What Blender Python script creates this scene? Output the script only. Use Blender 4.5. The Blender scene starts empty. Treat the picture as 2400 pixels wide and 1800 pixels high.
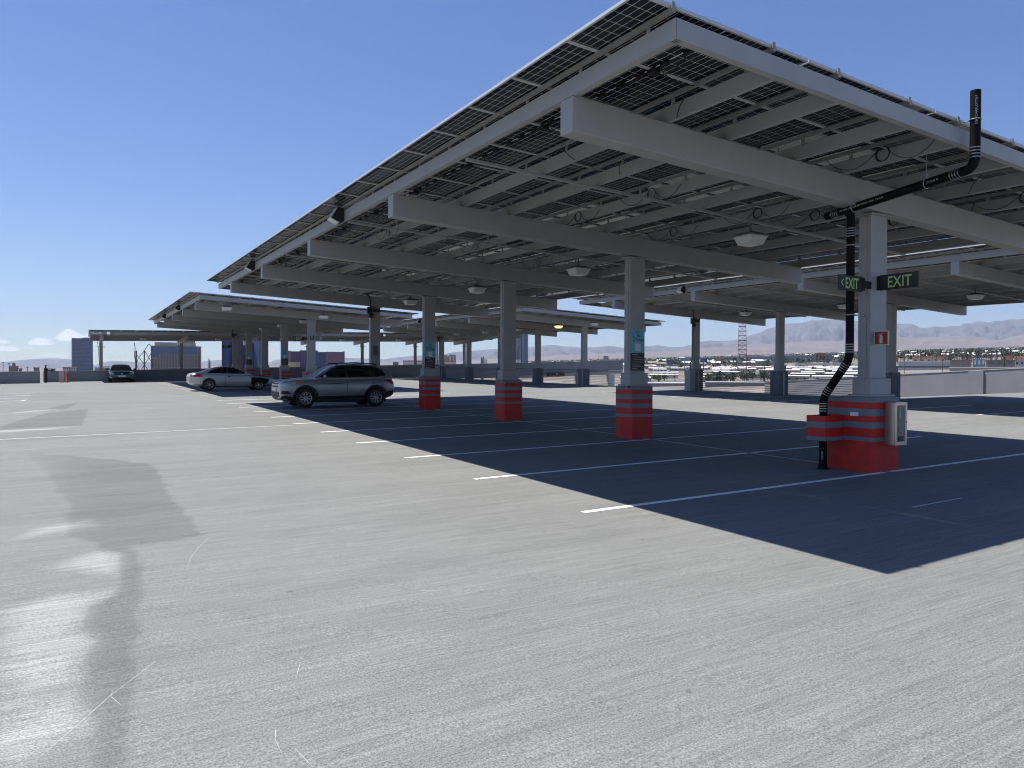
import bpy, bmesh, math, random
import numpy as np
from mathutils import Vector, Matrix, noise
random.seed(7)
SC = bpy.context.scene
COL = SC.collection
R = math.radians

# ------------------------------------------------------------------ camera
FPX, YAW, PITCH, ROLL, EYE = 1713.07, R(30.2703), R(-0.7794), R(0.206), 1.7776
_f = Vector((math.sin(YAW)*math.cos(PITCH), math.cos(YAW)*math.cos(PITCH), math.sin(PITCH)))
_r0 = Vector((math.cos(YAW), -math.sin(YAW), 0)); _u0 = _r0.cross(_f)
_r = _r0*math.cos(ROLL)+_u0*math.sin(ROLL); _u = _u0*math.cos(ROLL)-_r0*math.sin(ROLL)
cam_d = bpy.data.cameras.new("camera"); cam = bpy.data.objects.new("camera", cam_d); COL.objects.link(cam)
cam.matrix_world = Matrix(((_r.x, _u.x, -_f.x, 0), (_r.y, _u.y, -_f.y, 0), (_r.z, _u.z, -_f.z, EYE), (0, 0, 0, 1)))
cam_d.sensor_width = 36; cam_d.lens = FPX/2400*36; cam_d.clip_start = .05; cam_d.clip_end = 90000
SC.camera = cam
# ------------------------------------------------------------------ sun, sky, exposure
SUN_EL, SUN_AZ = R(67.7), R(-37.5)          # azimuth clockwise from +Y
SUN_STRENGTH, SKY_STRENGTH, EXPOSURE = 5.0, 0.080, 0.68
sd = bpy.data.lights.new("sun", 'SUN'); sd.energy = SUN_STRENGTH; sd.angle = R(.53); sd.color = (1, .965, .91)
sun = bpy.data.objects.new("sun", sd); COL.objects.link(sun)
sv = Vector((math.sin(SUN_AZ)*math.cos(SUN_EL), math.cos(SUN_AZ)*math.cos(SUN_EL), math.sin(SUN_EL)))
sun.rotation_euler = sv.to_track_quat('Z', 'Y').to_euler(); sun.location = sv*60
W = bpy.data.worlds.new("World"); SC.world = W; W.use_nodes = True
def build_world():
    nt = W.node_tree; N = nt.nodes; L = nt.links
    bg = N['Background']; bg.inputs[1].default_value = SKY_STRENGTH
    sky = N.new('ShaderNodeTexSky'); sky.sky_type = 'NISHITA'; sky.sun_disc = False
    sky.sun_elevation = SUN_EL; sky.sun_rotation = SUN_AZ
    sky.altitude = 600; sky.air_density = 1.0; sky.dust_density = .3; sky.ozone_density = 4.5
    # small fair-weather clouds low in the sky, left of the hotel tower
    tc = N.new('ShaderNodeTexCoord'); sep = N.new('ShaderNodeSeparateXYZ'); L.new(tc.outputs['Generated'], sep.inputs[0])
    def M(op, a, b=None, c=None):
        n = N.new('ShaderNodeMath'); n.operation = op
        for i, q in enumerate((a, b, c)):
            if q is None: continue
            if isinstance(q, (int, float)): n.inputs[i].default_value = q
            else: L.new(q, n.inputs[i])
        return n.outputs[0]
    az = M('ARCTAN2', sep.outputs[0], sep.outputs[1]); el = M('ARCSINE', sep.outputs[2])
    comb = N.new('ShaderNodeCombineXYZ'); L.new(M('MULTIPLY', az, 26), comb.inputs[0]); L.new(M('MULTIPLY', el, 52), comb.inputs[1])
    nz = N.new('ShaderNodeTexNoise'); nz.inputs['Scale'].default_value = 3.2; nz.inputs['Detail'].default_value = 9; nz.inputs['Roughness'].default_value = .62
    L.new(comb.outputs[0], nz.inputs['Vector'])
    total = None
    # (azimuth, elevation of the cloud base, half width, height, density)
    for a0, e0, wd, ht, dn in CLOUDS:
        da = M('DIVIDE', M('SUBTRACT', az, R(a0)), R(wd)); de = M('DIVIDE', M('SUBTRACT', el, R(e0)), R(ht))
        below = M('MULTIPLY', M('LESS_THAN', de, 0), 5)
        de2 = M('MULTIPLY', de, M('ADD', 1, below))
        r2 = M('ADD', M('MULTIPLY', da, da), M('MULTIPLY', de2, de2))
        v = M('SUBTRACT', M('ADD', 1, M('MULTIPLY', M('SUBTRACT', nz.outputs[0], .47), 3.4)), r2)
        mr = N.new('ShaderNodeMapRange'); mr.interpolation_type = 'SMOOTHSTEP'; L.new(v, mr.inputs[0])
        mr.inputs[1].default_value = 0.0; mr.inputs[2].default_value = .55; mr.inputs[3].default_value = 0; mr.inputs[4].default_value = dn
        total = mr.outputs[0] if total is None else M('MAXIMUM', total, mr.outputs[0])
    hs = N.new('ShaderNodeHueSaturation'); hs.inputs['Saturation'].default_value = 1.22; hs.inputs['Hue'].default_value = .512; L.new(sky.outputs[0], hs.inputs['Color'])
    mix = N.new('ShaderNodeMixRGB'); L.new(total, mix.inputs[0]); L.new(hs.outputs[0], mix.inputs[1])
    mix.inputs[2].default_value = (9.6, 9.9, 10.3, 1)
    L.new(mix.outputs[0], bg.inputs[0])
CLOUDS = [(-.85, 2.22, .85, .66, 1.0), (.35, 2.2, .75, .42, .9), (-2.55, 1.86, .72, .40, .95), (-4.6, 1.88, .6, .24, .8), (-4.4, 1.40, .8, .30, .8), (-1.9, 1.05, .9, .28, .35), (.1, 1.9, .5, .16, .3), (-3.4, 1.55, .5, .14, .3), (5.4, 1.2, 1.0, .24, .35)]
build_world()
SC.view_settings.view_transform = 'Standard'; SC.view_settings.look = 'None'
SC.view_settings.exposure = EXPOSURE; SC.view_settings.gamma = 1
SC.render.engine = 'CYCLES'
cy = SC.cycles
cy.use_denoising = True; cy.filter_width = 1.05
try: cy.denoiser = 'OPENIMAGEDENOISE'; cy.denoising_input_passes = 'RGB_ALBEDO_NORMAL'; cy.denoising_prefilter = 'ACCURATE'
except Exception: pass
cy.max_bounces = 6; cy.diffuse_bounces = 3; cy.glossy_bounces = 3; cy.transmission_bounces = 4; cy.volume_bounces = 0; cy.transparent_max_bounces = 8
cy.caustics_reflective = False; cy.caustics_refractive = False
cy.sample_clamp_indirect = 6

# ------------------------------------------------------------------ materials
MATS = {}
def mat(name, color=(.5, .5, .5), rough=.6, metal=0., var=.0, vscale=3., spec=.5, bump=0., bscale=40., emit=None, stretch=None, speck=0., coat=0.):
    if name in MATS: return MATS[name]
    m = bpy.data.materials.new(name); m.use_nodes = True; MATS[name] = m
    nt = m.node_tree; N = nt.nodes; L = nt.links; b = N['Principled BSDF']
    b.inputs['Roughness'].default_value = rough; b.inputs['Metallic'].default_value = metal
    b.inputs['Specular IOR Level'].default_value = spec; b.inputs['Coat Weight'].default_value = coat
    c = (*color, 1)
    tc = N.new('ShaderNodeTexCoord'); vec = tc.outputs['Object']
    if stretch:
        mp = N.new('ShaderNodeMapping'); mp.inputs['Scale'].default_value = stretch; L.new(vec, mp.inputs[0]); vec = mp.outputs[0]
    b.inputs['Base Color'].default_value = c
    if var:
        n = N.new('ShaderNodeTexNoise'); n.inputs['Scale'].default_value = vscale; n.inputs['Detail'].default_value = 6; n.inputs['Roughness'].default_value = .6; L.new(vec, n.inputs['Vector'])
        mr = N.new('ShaderNodeMapRange'); L.new(n.outputs[0], mr.inputs[0]); mr.inputs[1].default_value = .3; mr.inputs[2].default_value = .7
        mr.inputs[3].default_value = 1-var; mr.inputs[4].default_value = 1+var
        mx = N.new('ShaderNodeMixRGB'); mx.blend_type = 'MULTIPLY'; mx.inputs[0].default_value = 1; mx.inputs[1].default_value = c; L.new(mr.outputs[0], mx.inputs[2])
        L.new(mx.outputs[0], b.inputs['Base Color'])
    if bump:
        n2 = N.new('ShaderNodeTexNoise'); n2.inputs['Scale'].default_value = bscale; n2.inputs['Detail'].default_value = 4; L.new(tc.outputs['Object'], n2.inputs['Vector'])
        bp = N.new('ShaderNodeBump'); bp.inputs['Strength'].default_value = bump; bp.inputs['Distance'].default_value = .01; L.new(n2.outputs[0], bp.inputs['Height']); L.new(bp.outputs[0], b.inputs['Normal'])
    if emit:
        b.inputs['Emission Color'].default_value = (*emit[:3], 1); b.inputs['Emission Strength'].default_value = emit[3]
    return m

mat('grey_paint', (.345, .345, .345), .5, var=.05, vscale=2.5, bump=.04, bscale=60)
mat('grey_paint_dark', (.12, .13, .15), .55, var=.07, vscale=2)
mat('galvanised', (.30, .30, .29), .42, metal=.3, var=.12, vscale=9)
mat('aluminium', (.55, .56, .57), .38, metal=.15)
mat('black_plastic', (.012, .012, .013), .45)
mat('black_rubber', (.018, .018, .019), .8, var=.2, vscale=20)
mat('red_stripe', (.52, .018, .010), .55, var=.20, vscale=7, bump=.1, bscale=30)
mat('bluegrey_stripe', (.17, .19, .22), .55, var=.14, vscale=3, bump=.1, bscale=30)
mat('white_plastic', (.75, .76, .76), .4)
mat('lens', (.62, .64, .62), .28, var=.12, vscale=14, stretch=(1, 1, 6), spec=.6)
mat('lens_lit', (.8, .66, .3), .3, emit=(1, .72, .25, 1.0))
mat('stainless', (.52, .49, .45), .3, metal=.9, var=.05, vscale=3, stretch=(1, 1, .1))
mat('pipe_black', (.006, .006, .0065), .6, var=.2, vscale=8, spec=.14)
mat('print_grey', (.55, .55, .53), .6)
mat('sign_dark', (.012, .018, .022), .45)
mat('sign_green', (.50, .62, .22), .5)
mat('sign_red', (.36, .012, .014), .4)
mat('sign_cream', (.62, .68, .50), .5)
mat('sign_cyan', (.16, .48, .58), .45)
mat('sign_black', (.008, .008, .009), .4)
mat('sign_ink', (.012, .02, .03), .5)
mat('sign_white', (.72, .74, .74), .5)
mat('parapet', (.22, .222, .235), .75, var=.07, vscale=.8, bump=.15, bscale=14)
mat('parapet_top', (.45, .44, .42), .75, var=.06, vscale=1.2)
mat('concrete_wall', (.42, .41, .39), .85, var=.1, vscale=.6)
mat('orange_paint', (.50, .09, .03), .5, var=.1, vscale=9)

def panel_glass():
    m = bpy.data.materials.new('panel_glass'); m.use_nodes = True; MATS['panel_glass'] = m
    nt = m.node_tree; N = nt.nodes; L = nt.links; b = N['Principled BSDF']
    tc = N.new('ShaderNodeTexCoord'); s = N.new('ShaderNodeSeparateXYZ'); L.new(tc.outputs['Object'], s.inputs[0])
    def M(op, a, b_=None):
        n = N.new('ShaderNodeMath'); n.operation = op
        for i, q in enumerate((a, b_)):
            if q is None: continue
            if isinstance(q, (int, float)): n.inputs[i].default_value = q
            else: L.new(q, n.inputs[i])
        return n.outputs[0]
    def lines(o, off, pitch, half):
        fr = M('FRACT', M('DIVIDE', M('ADD', o, off), pitch)); d = M('MULTIPLY', M('ABSOLUTE', M('SUBTRACT', fr, .5)), pitch)
        return M('GREATER_THAN', d, pitch/2-half)
    lx = lines(s.outputs[0], -.03, .0904, .0026); ly = lines(s.outputs[1], -.03, .182, .0026)
    mid = M('LESS_THAN', M('ABSOLUTE', M('SUBTRACT', s.outputs[0], 1.205)), .009)
    # rounded cell corners: small bright diamonds where lines cross
    fx = M('ABSOLUTE', M('SUBTRACT', M('FRACT', M('ADD', M('DIVIDE', M('ADD', s.outputs[0], -.03), .1808), .5)), .5))
    fy = M('ABSOLUTE', M('SUBTRACT', M('FRACT', M('ADD', M('DIVIDE', M('ADD', s.outputs[1], -.03), .182), .5)), .5))
    dia = M('LESS_THAN', M('ADD', fx, fy), .055)
    tot = M('MAXIMUM', M('MAXIMUM', lx, ly), M('MAXIMUM', mid, dia))
    nz = N.new('ShaderNodeTexNoise'); nz.inputs['Scale'].default_value = 6; nz.inputs['Detail'].default_value = 3; L.new(tc.outputs['Object'], nz.inputs['Vector'])
    cr = N.new('ShaderNodeValToRGB'); L.new(nz.outputs[0], cr.inputs[0])
    cr.color_ramp.elements[0].position = .35; cr.color_ramp.elements[0].color = (.006, .009, .014, 1)
    cr.color_ramp.elements[1].position = .7; cr.color_ramp.elements[1].color = (.014, .022, .028, 1)
    mx = N.new('ShaderNodeMixRGB'); L.new(tot, mx.inputs[0]); L.new(cr.outputs[0], mx.inputs[1]); mx.inputs[2].default_value = (.66, .68, .71, 1)
    L.new(mx.outputs[0], b.inputs['Base Color']); b.inputs['Roughness'].default_value = .10; b.inputs['Specular IOR Level'].default_value = .16
    return m
panel_glass()

# ------------------------------------------------------------------ mesh helpers
class MB:
    def __init__(s): s.v = []; s.f = []; s.sm = []
    def add(s, vs, fs, smooth=False):
        o = len(s.v); s.v += [tuple(p) for p in vs]; s.f += [tuple(i+o for i in q) for q in fs]; s.sm += [smooth]*len(fs); return s
    def hexa(s, p): # 8 points: bottom 4 ccw, top 4 ccw
        return s.add(p, [(3, 2, 1, 0), (4, 5, 6, 7), (0, 1, 5, 4), (1, 2, 6, 5), (2, 3, 7, 6), (3, 0, 4, 7)])
    def box(s, x0, x1, y0, y1, z0, z1, fn=None):
        p = [(x0, y0, z0), (x1, y0, z0), (x1, y1, z0), (x0, y1, z0), (x0, y0, z1), (x1, y0, z1), (x1, y1, z1), (x0, y1, z1)]
        if fn: p = [fn(*q) for q in p]
        return s.hexa(p)
    def tube(s, path, r, n=10, closed=False, caps=True, radii=None):
        path = [Vector(p) for p in path]; m = len(path); rings = []; up = None
        for i, p in enumerate(path):
            a = path[(i-1) % m] if (i > 0 or closed) else p; b = path[(i+1) % m] if (i < m-1 or closed) else p
            t = (b-a).normalized()
            if up is None: up = Vector((0, 0, 1)) if abs(t.z) < .9 else Vector((1, 0, 0))
            x = t.cross(up).normalized(); y = x.cross(t).normalized(); up = y
            rr = radii[i] if radii else r
            rings.append([p+x*rr*math.cos(2*math.pi*k/n)+y*rr*math.sin(2*math.pi*k/n) for k in range(n)])
        vs = [q for rg in rings for q in rg]; fs = []
        for i in range(m if closed else m-1):
            j = (i+1) % m
            for k in range(n): fs.append((i*n+k, i*n+(k+1) % n, j*n+(k+1) % n, j*n+k))
        s.add(vs, fs, True)
        if caps and not closed:
            s.add(rings[0], [tuple(range(n))[::-1]]); s.add(rings[-1], [tuple(range(n))])
        return s
    def lathe(s, prof, n=24, fn=None, smooth=True): # prof: (r,z)
        vs = []; fs = []
        for r, z in prof:
            for k in range(n):
                a = 2*math.pi*k/n; q = (r*math.cos(a), r*math.sin(a), z); vs.append(fn(*q) if fn else q)
        for i in range(len(prof)-1):
            for k in range(n): fs.append((i*n+k, i*n+(k+1) % n, (i+1)*n+(k+1) % n, (i+1)*n+k))
        return s.add(vs, fs, smooth)
    def prism(s, pts, d): # extrude polygon (3d pts) by vector d
        n = len(pts); d = Vector(d); a = [Vector(p) for p in pts]; b = [p+d for p in a]
        return s.add(a+b, [tuple(range(n))[::-1], tuple(range(n, 2*n))]+[(i, (i+1) % n, n+(i+1) % n, n+i) for i in range(n)])
    def mesh(s, name, off=(0, 0, 0)):
        me = bpy.data.meshes.new(name); o = Vector(off)
        me.from_pydata([tuple(Vector(p)-o) for p in s.v], [], s.f)
        if any(s.sm): me.polygons.foreach_set('use_smooth', s.sm)
        bm = bmesh.new(); bm.from_mesh(me); bmesh.ops.recalc_face_normals(bm, faces=bm.faces); bm.to_mesh(me); bm.free()
        me.update(); return me
LOC = {}
def wl(o): return LOC.get(o.name, Vector((0, 0, 0)))
def obj(name, mb, m, parent=None, loc=None, bevel=0., rot=None, share=None):
    """one mesh object; mb in world coordinates unless loc is given with a shared mesh"""
    if share is not None: me = share; pos = Vector(loc)
    else:
        if loc is None:
            if parent is not None: pos = wl(parent)
            else: pos = Vector((0, 0, 0))
        else: pos = Vector(loc)
        me = mb.mesh(name, pos)
        for q in (m if isinstance(m, (list, tuple)) else [m]): me.materials.append(MATS[q] if isinstance(q, str) else q)
    o = bpy.data.objects.new(name, me); COL.objects.link(o)
    if parent is not None: o.parent = parent; o.location = pos-wl(parent)
    else: o.location = pos
    if rot is not None: o.rotation_euler = rot
    LOC[o.name] = pos
    if bevel:
        md = o.modifiers.new('bevel', 'BEVEL'); md.width = bevel; md.segments = 2; md.limit_method = 'ANGLE'; md.angle_limit = R(40)
    return o
def empty(name, loc):
    o = bpy.data.objects.new(name, None); COL.objects.link(o); o.location = loc; o.empty_display_size = .2; LOC[o.name] = Vector(loc); return o
def tag(o, label=None, cat=None, group=None, kind=None):
    if label: o['label'] = label
    if cat: o['category'] = cat
    if group: o['group'] = group
    if kind: o['kind'] = kind
    return o
def copy_tree(o, parent=None):
    c = o.copy(); COL.objects.link(c); c.parent = parent
    for ch in list(o.children): copy_tree(ch, c)
    return c
def text_geo(txt, size, shear=0., bold=0.):
    cu = bpy.data.curves.new('txt', 'FONT'); cu.body = txt; cu.size = size; cu.shear = shear; cu.offset = bold; cu.resolution_u = 3
    ob = bpy.data.objects.new('txt', cu); COL.objects.link(ob); dg = bpy.context.evaluated_depsgraph_get(); dg.update()
    me = bpy.data.meshes.new_from_object(ob.evaluated_get(dg)); vs = [tuple(v.co) for v in me.vertices]; fs = [tuple(p.vertices) for p in me.polygons]
    bpy.data.objects.remove(ob); bpy.data.curves.remove(cu); bpy.data.meshes.remove(me); return vs, fs
def add_text(mb, txt, O, X, Y, width=None, height=None, size=1., shear=0., bold=0.):
    """flat lettering in the plane O + X*u + Y*v, fitted to width x height"""
    vs, fs = text_geo(txt, size, shear, bold)
    x0 = min(v[0] for v in vs); x1 = max(v[0] for v in vs); y0 = min(v[1] for v in vs); y1 = max(v[1] for v in vs)
    sx = width/(x1-x0) if width else 1; sy = height/(y1-y0) if height else sx
    if not width: sx = sy
    O, X, Y = Vector(O), Vector(X), Vector(Y)
    mb.add([O+X*((v[0]-x0)*sx)+Y*((v[1]-y0)*sy) for v in vs], fs)

SX, SY = .0155, .0142
def gz(x, y): return SX*x+SY*y
# ------------------------------------------------------------------ concrete deck
def concrete_mat():
    m = bpy.data.materials.new('deck_concrete'); m.use_nodes = True; MATS['deck_concrete'] = m
    nt = m.node_tree; N = nt.nodes; L = nt.links; b = N['Principled BSDF']; b.inputs['Roughness'].default_value = .82; b.inputs['Specular IOR Level'].default_value = .3
    tc = N.new('ShaderNodeTexCoord'); P = tc.outputs['Object']
    def noise_(scale, st, det=5, rough=.6):
        mp = N.new('ShaderNodeMapping'); mp.inputs['Scale'].default_value = st; L.new(P, mp.inputs[0])
        n = N.new('ShaderNodeTexNoise'); n.inputs['Scale'].default_value = scale; n.inputs['Detail'].default_value = det; n.inputs['Roughness'].default_value = rough; L.new(mp.outputs[0], n.inputs['Vector']); return n.outputs[0]
    def rng(o, a, b_, c, d):
        r = N.new('ShaderNodeMapRange'); L.new(o, r.inputs[0]); r.inputs[1].default_value = a; r.inputs[2].default_value = b_; r.inputs[3].default_value = c; r.inputs[4].default_value = d; return r.outputs[0]
    def M(op, a, b_):
        n = N.new('ShaderNodeMath'); n.operation = op
        for i, q in enumerate((a, b_)):
            if isinstance(q, (int, float)): n.inputs[i].default_value = q
            else: L.new(q, n.inputs[i])
        return n.outputs[0]
    v = rng(noise_(.30, (.6, 1.4, 1), 6, .65), .3, .7, .90, 1.10)                      # slab to slab drift
    v = M('MULTIPLY', v, rng(noise_(1.0, (.16, 1.5, 1), 6, .65), .3, .72, .90, 1.09))   # broad brushed streaks
    v = M('MULTIPLY', v, rng(noise_(1.0, (.35, 9, 1), 5, .7), .3, .7, .93, 1.07))   # broom lines
    v = M('MULTIPLY', v, rng(noise_(1.0, (1.4, 55, 1), 3, .6), .3, .7, .80, 1.18))  # fine broom texture
    v = M('MULTIPLY', v, rng(noise_(95, (1, 1, 1), 3, .75), .3, .7, .4, 1.6))   # grit
    v = M('MULTIPLY', v, rng(noise_(1.3, (1, 1, 1), 7, .7), .60, .78, 1.0, .93))      # faint blotches
    v = M('MULTIPLY', v, rng(noise_(5.5, (1, 1, 1), 2, .5), .735, .765, 1.0, .62))
    v = M('MULTIPLY', v, rng(noise_(14, (.5, 1, 1), 2, .5), .74, .78, 1.0, 1.30))
    at = N.new('ShaderNodeAttribute'); at.attribute_name = 'stain'; sp = N.new('ShaderNodeSeparateColor'); L.new(at.outputs['Color'], sp.inputs[0])
    edge = M('MULTIPLY', M('ADD', noise_(1.0, (.7, 14, 1), 5, .7), noise_(1.0, (1.2, 45, 1), 3, .7)), .5)
    dk = M('MULTIPLY', sp.outputs[0], rng(edge, .25, .6, .7, 1.0))
    lt = M('MULTIPLY', sp.outputs[1], rng(edge, .34, .56, .0, 1.0))
    v = M('MULTIPLY', v, M('SUBTRACT', 1, M('MULTIPLY', dk, .27)))
    v = M('MULTIPLY', v, M('ADD', 1, M('MULTIPLY', lt, .75)))
    mx = N.new('ShaderNodeMixRGB'); mx.blend_type = 'MULTIPLY'; mx.inputs[0].default_value = 1; mx.inputs[1].default_value = (.179, .181, .171, 1); L.new(v, mx.inputs[2])
    L.new(mx.outputs[0], b.inputs['Base Color'])
    bp = N.new('ShaderNodeBump'); bp.inputs['Strength'].default_value = .35; bp.inputs['Distance'].default_value = .004
    L.new(M('ADD', noise_(130, (1, 1, 1), 3), noise_(1.0, (1.4, 55, 1), 3)), bp.inputs['Height']); L.new(bp.outputs[0], b.inputs['Normal'])
concrete_mat()
DARK = [[(.89,14.13),(1.0,13.2),(.95,10.32),(1.02,8.72),(1.0,7.96),(.72,7.92),(.39,7.92),(.4,7.48),(.41,7.06),(.37,6.18),(.3,5.51),(.25,4.76),(.2,4.04),(.14,3.59),(.1,2.6),(-.05,2.6),(.02,3.66),(.06,4.02),(-.06,4.49),(-.02,4.73),(.02,5.11),(-.01,5.62),(0,6.05),(.19,6.28),(.26,6.76),(.25,7.68),(.1,8.12),(-.16,8.61),(-.17,10.6),(-.45,13.08),(-1.01,17),(-.01,15.52)],
        [(.07,30.87),(.02,27.31),(-.1,23.24),(-.8,23.23),(-1.92,23.08),(-2,23.98),(-1.64,26.57),(-1.13,29.37)],
        [(-.23,36.12),(-.52,32.38),(-.7,31.1),(-1.22,31.7),(-.75,34.71)]]
LIGHT = [[(-.52,6.21),(-.23,6.46),(.19,6.39),(-.01,6.06),(-.01,5.62),(0,5.12),(-.07,4.69),(-.28,4.57),(-.38,4.53)], [(-.17,7.5),(.13,7.82),(.26,7.41),(.21,6.97),(-.13,7.25)], [(-.35,4.35),(-.05,4.5),(.0,4.1),(-.3,3.8),(-.5,4.0)], [(-2.2,22.6),(-.3,22.9),(-.9,22.2),(-2.6,21.9)], [(-1.7,31),(-.9,31.3),(-1.5,30.2),(-2.3,29.9)], [(-.45,9.2),(.0,9.35),(.1,9.05),(-.5,8.9)]]
def poly_sd(px, py, poly):
    d = np.full(px.shape, 1e9); ins = np.zeros(px.shape, bool); n = len(poly)
    for i in range(n):
        ax, ay = poly[i]; bx, by = poly[(i+1) % n]; ex, ey = bx-ax, by-ay
        t = np.clip(((px-ax)*ex+(py-ay)*ey)/(ex*ex+ey*ey+1e-12), 0, 1); d = np.minimum(d, np.hypot(px-ax-t*ex, py-ay-t*ey))
        c = ((ay > py) != (by > py)) & (px < (bx-ax)*(py-ay)/((by-ay) if by != ay else 1e-9)+ax); ins ^= c
    return np.where(ins, d, -d)
def grid_patch(x0, x1, y0, y1, nx, ny):
    xs, ys = np.meshgrid(np.linspace(x0, x1, nx+1), np.linspace(y0, y1, ny+1)); x = xs.ravel(); y = ys.ravel()
    i = np.arange(nx*ny); r = i//nx; c = i % nx; a = r*(nx+1)+c
    return np.stack([x, y, SX*x+SY*y], 1), np.stack([a, a+1, a+nx+2, a+nx+1], 1)
def build_deck():
    V = []; Fs = []; o = 0
    for a in [(-40, -2.6, -25, 72, 10, 24), (-2.6, 1.3, -25, 2.6, 2, 8), (-2.6, 1.3, 2.6, 37, 110, 460), (-2.6, 1.3, 37, 72, 2, 8), (1.3, 30.3, -25, 72, 8, 24), (30.3, 48.8, -25, 18.8, 4, 8)]:
        v, f = grid_patch(*a); V.append(v); Fs.append(f+o); o += len(v)
    V = np.concatenate(V); Fs = np.concatenate(Fs)
    me = bpy.data.meshes.new('parking_deck'); me.from_pydata(V.tolist(), [], Fs.tolist())
    x, y = V[:, 0], V[:, 1]
    wob = np.array([noise.noise(Vector((a*1.2, b*3.1, 0))) for a, b in zip(x, y)])
    dk = np.zeros(len(V)); lt = np.zeros(len(V)); xw = x+wob*.07; yw = y+wob*.12
    for p in DARK: dk = np.maximum(dk, np.clip(.5+poly_sd(xw, yw, p)/.055, 0, 1))
    for p in LIGHT: lt = np.maximum(lt, np.clip(.5+poly_sd(xw, yw, p)/.22, 0, 1))
    dk *= np.where(y < 22, .25+.75*np.clip((x+.75+.012*(y-4))/.9, 0, 1), 1)
    ca = me.color_attributes.new('stain', 'FLOAT_COLOR', 'POINT')
    ca.data.foreach_set('color', np.stack([dk, lt, dk*0, dk*0+1], 1).astype(np.float32).ravel())
    me.materials.append(MATS['deck_concrete'])
    ob = bpy.data.objects.new('parking_deck', me); COL.objects.link(ob); tag(ob, kind='structure')
build_deck()
# ramp falling away beyond the right-hand posts
RAMP = lambda y: gz(30.3, 18.8)+.0-(y-18.8)*.055
mb = MB()
for (y0, y1) in ((18.8, 40), (40, 72)):
    f = lambda x, y: .0155*(x-30.3)*max(0, 1-(y-18.8)/25)+RAMP(y)
    mb.add([(30.3, y0, f(30.3, y0)), (48.8, y0, f(48.8, y0)), (48.8, y1, f(48.8, y1)), (30.3, y1, f(30.3, y1))], [(0, 1, 2, 3)])
mb.add([(30.3, 18.8, gz(30.3, 18.8)), (30.3, 72, gz(30.3, 72)), (30.3, 72, RAMP(72)-.5), (30.3, 18.8, RAMP(18.8))], [(0, 1, 2, 3)])
tag(obj('exit_ramp', mb, 'deck_concrete'), kind='structure')
# garage body under the deck
mb = MB(); mb.add([(-40, -25, -1.2), (30.2, -25, -.9), (30.2, 72.3, -4.6), (-40, 72.3, -1.2), (-40, -25, -15.2), (30.2, -25, -15.2), (30.2, 72.3, -15.2), (-40, 72.3, -15.2)], [(0, 1, 5, 4), (1, 2, 6, 5), (2, 3, 7, 6), (3, 0, 4, 7)])
g = obj('parking_garage', mb, 'concrete_wall'); tag(g, 'pale concrete parking garage whose open roof deck carries the solar canopies', 'parking garage')

# ------------------------------------------------------------------ painted lines
def paint_mat():
    m = bpy.data.materials.new('line_paint'); m.use_nodes = True; MATS['line_paint'] = m
    nt = m.node_tree; N = nt.nodes; L = nt.links; b = N['Principled BSDF']; b.inputs['Roughness'].default_value = .7
    tc = N.new('ShaderNodeTexCoord'); mp = N.new('ShaderNodeMapping'); mp.inputs['Scale'].default_value = (6, 30, 1); L.new(tc.outputs['Object'], mp.inputs[0])
    n = N.new('ShaderNodeTexNoise'); n.inputs['Scale'].default_value = 1; n.inputs['Detail'].default_value = 6; n.inputs['Roughness'].default_value = .75; L.new(mp.outputs[0], n.inputs['Vector'])
    cr = N.new('ShaderNodeValToRGB'); L.new(n.outputs[0], cr.inputs[0]); e = cr.color_ramp.elements
    e[0].position = .30; e[0].color = (.48, .48, .47, 1); e[1].position = .44; e[1].color = (.86, .86, .84, 1); L.new(cr.outputs[0], b.inputs['Base Color'])
    m2 = m.copy(); m2.name = 'line_paint_worn'; MATS['line_paint_worn'] = m2
    for nd in m2.node_tree.nodes:
        if nd.type == 'VALTORGB': nd.color_ramp.elements[0].color = (.40, .40, .39, 1); nd.color_ramp.elements[1].color = (.60, .60, .59, 1); nd.color_ramp.elements[0].position = .35; nd.color_ramp.elements[1].position = .6
paint_mat()
LZ = .004
def stripe(mb, x0, y0, x1, y1, w=.1):
    d = Vector((x1-x0, y1-y0, 0)).normalized(); n = Vector((-d.y, d.x, 0))*w/2
    n_seg = max(1, int(math.hypot(x1-x0, y1-y0)/4)); pts = []
    for i in range(n_seg+1):
        t = i/n_seg; x = x0+(x1-x0)*t; y = y0+(y1-y0)*t
        pts += [(x-n.x, y-n.y, gz(x-n.x, y-n.y)+LZ), (x+n.x, y+n.y, gz(x+n.x, y+n.y)+LZ)]
    mb.add(pts, [(2*i, 2*i+2, 2*i+3, 2*i+1) for i in range(n_seg)])
mb = MB(); S0, SW = 6.89, 2.743
for k in range(0, 11): stripe(mb, 4.98, S0+SW*k, 10.75, S0+SW*k); stripe(mb, 10.87, S0+SW*k, 16.35, S0+SW*k)
for k in range(12, 22): stripe(mb, 4.98, S0+SW*k, 10.75, S0+SW*k); stripe(mb, 10.87, S0+SW*k, 16.35, S0+SW*k)
for k in range(-2, 21):
    if k != 10: stripe(mb, 24.0, S0+SW*k, 29.0, S0+SW*k)
for y in (38.9, 41.6, 44.4, 47.7): stripe(mb, -9, y, -2.4, y)
stripe(mb, -2.45, 38.85, -2.3, 39.6, .1)
tag(obj('parking_lines', mb, 'line_paint'), kind='structure')
mb = MB(); stripe(mb, 10.81, 8.0, 10.81, 34, .08); stripe(mb, 10.81, 40.2, 10.81, 66, .08)
for x0, y0, x1 in [(-2.2, 19.97, 1.8), (8.5, 5.1, 9.6)]: stripe(mb, x0, y0, x1, y0+.02, .035)
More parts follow.
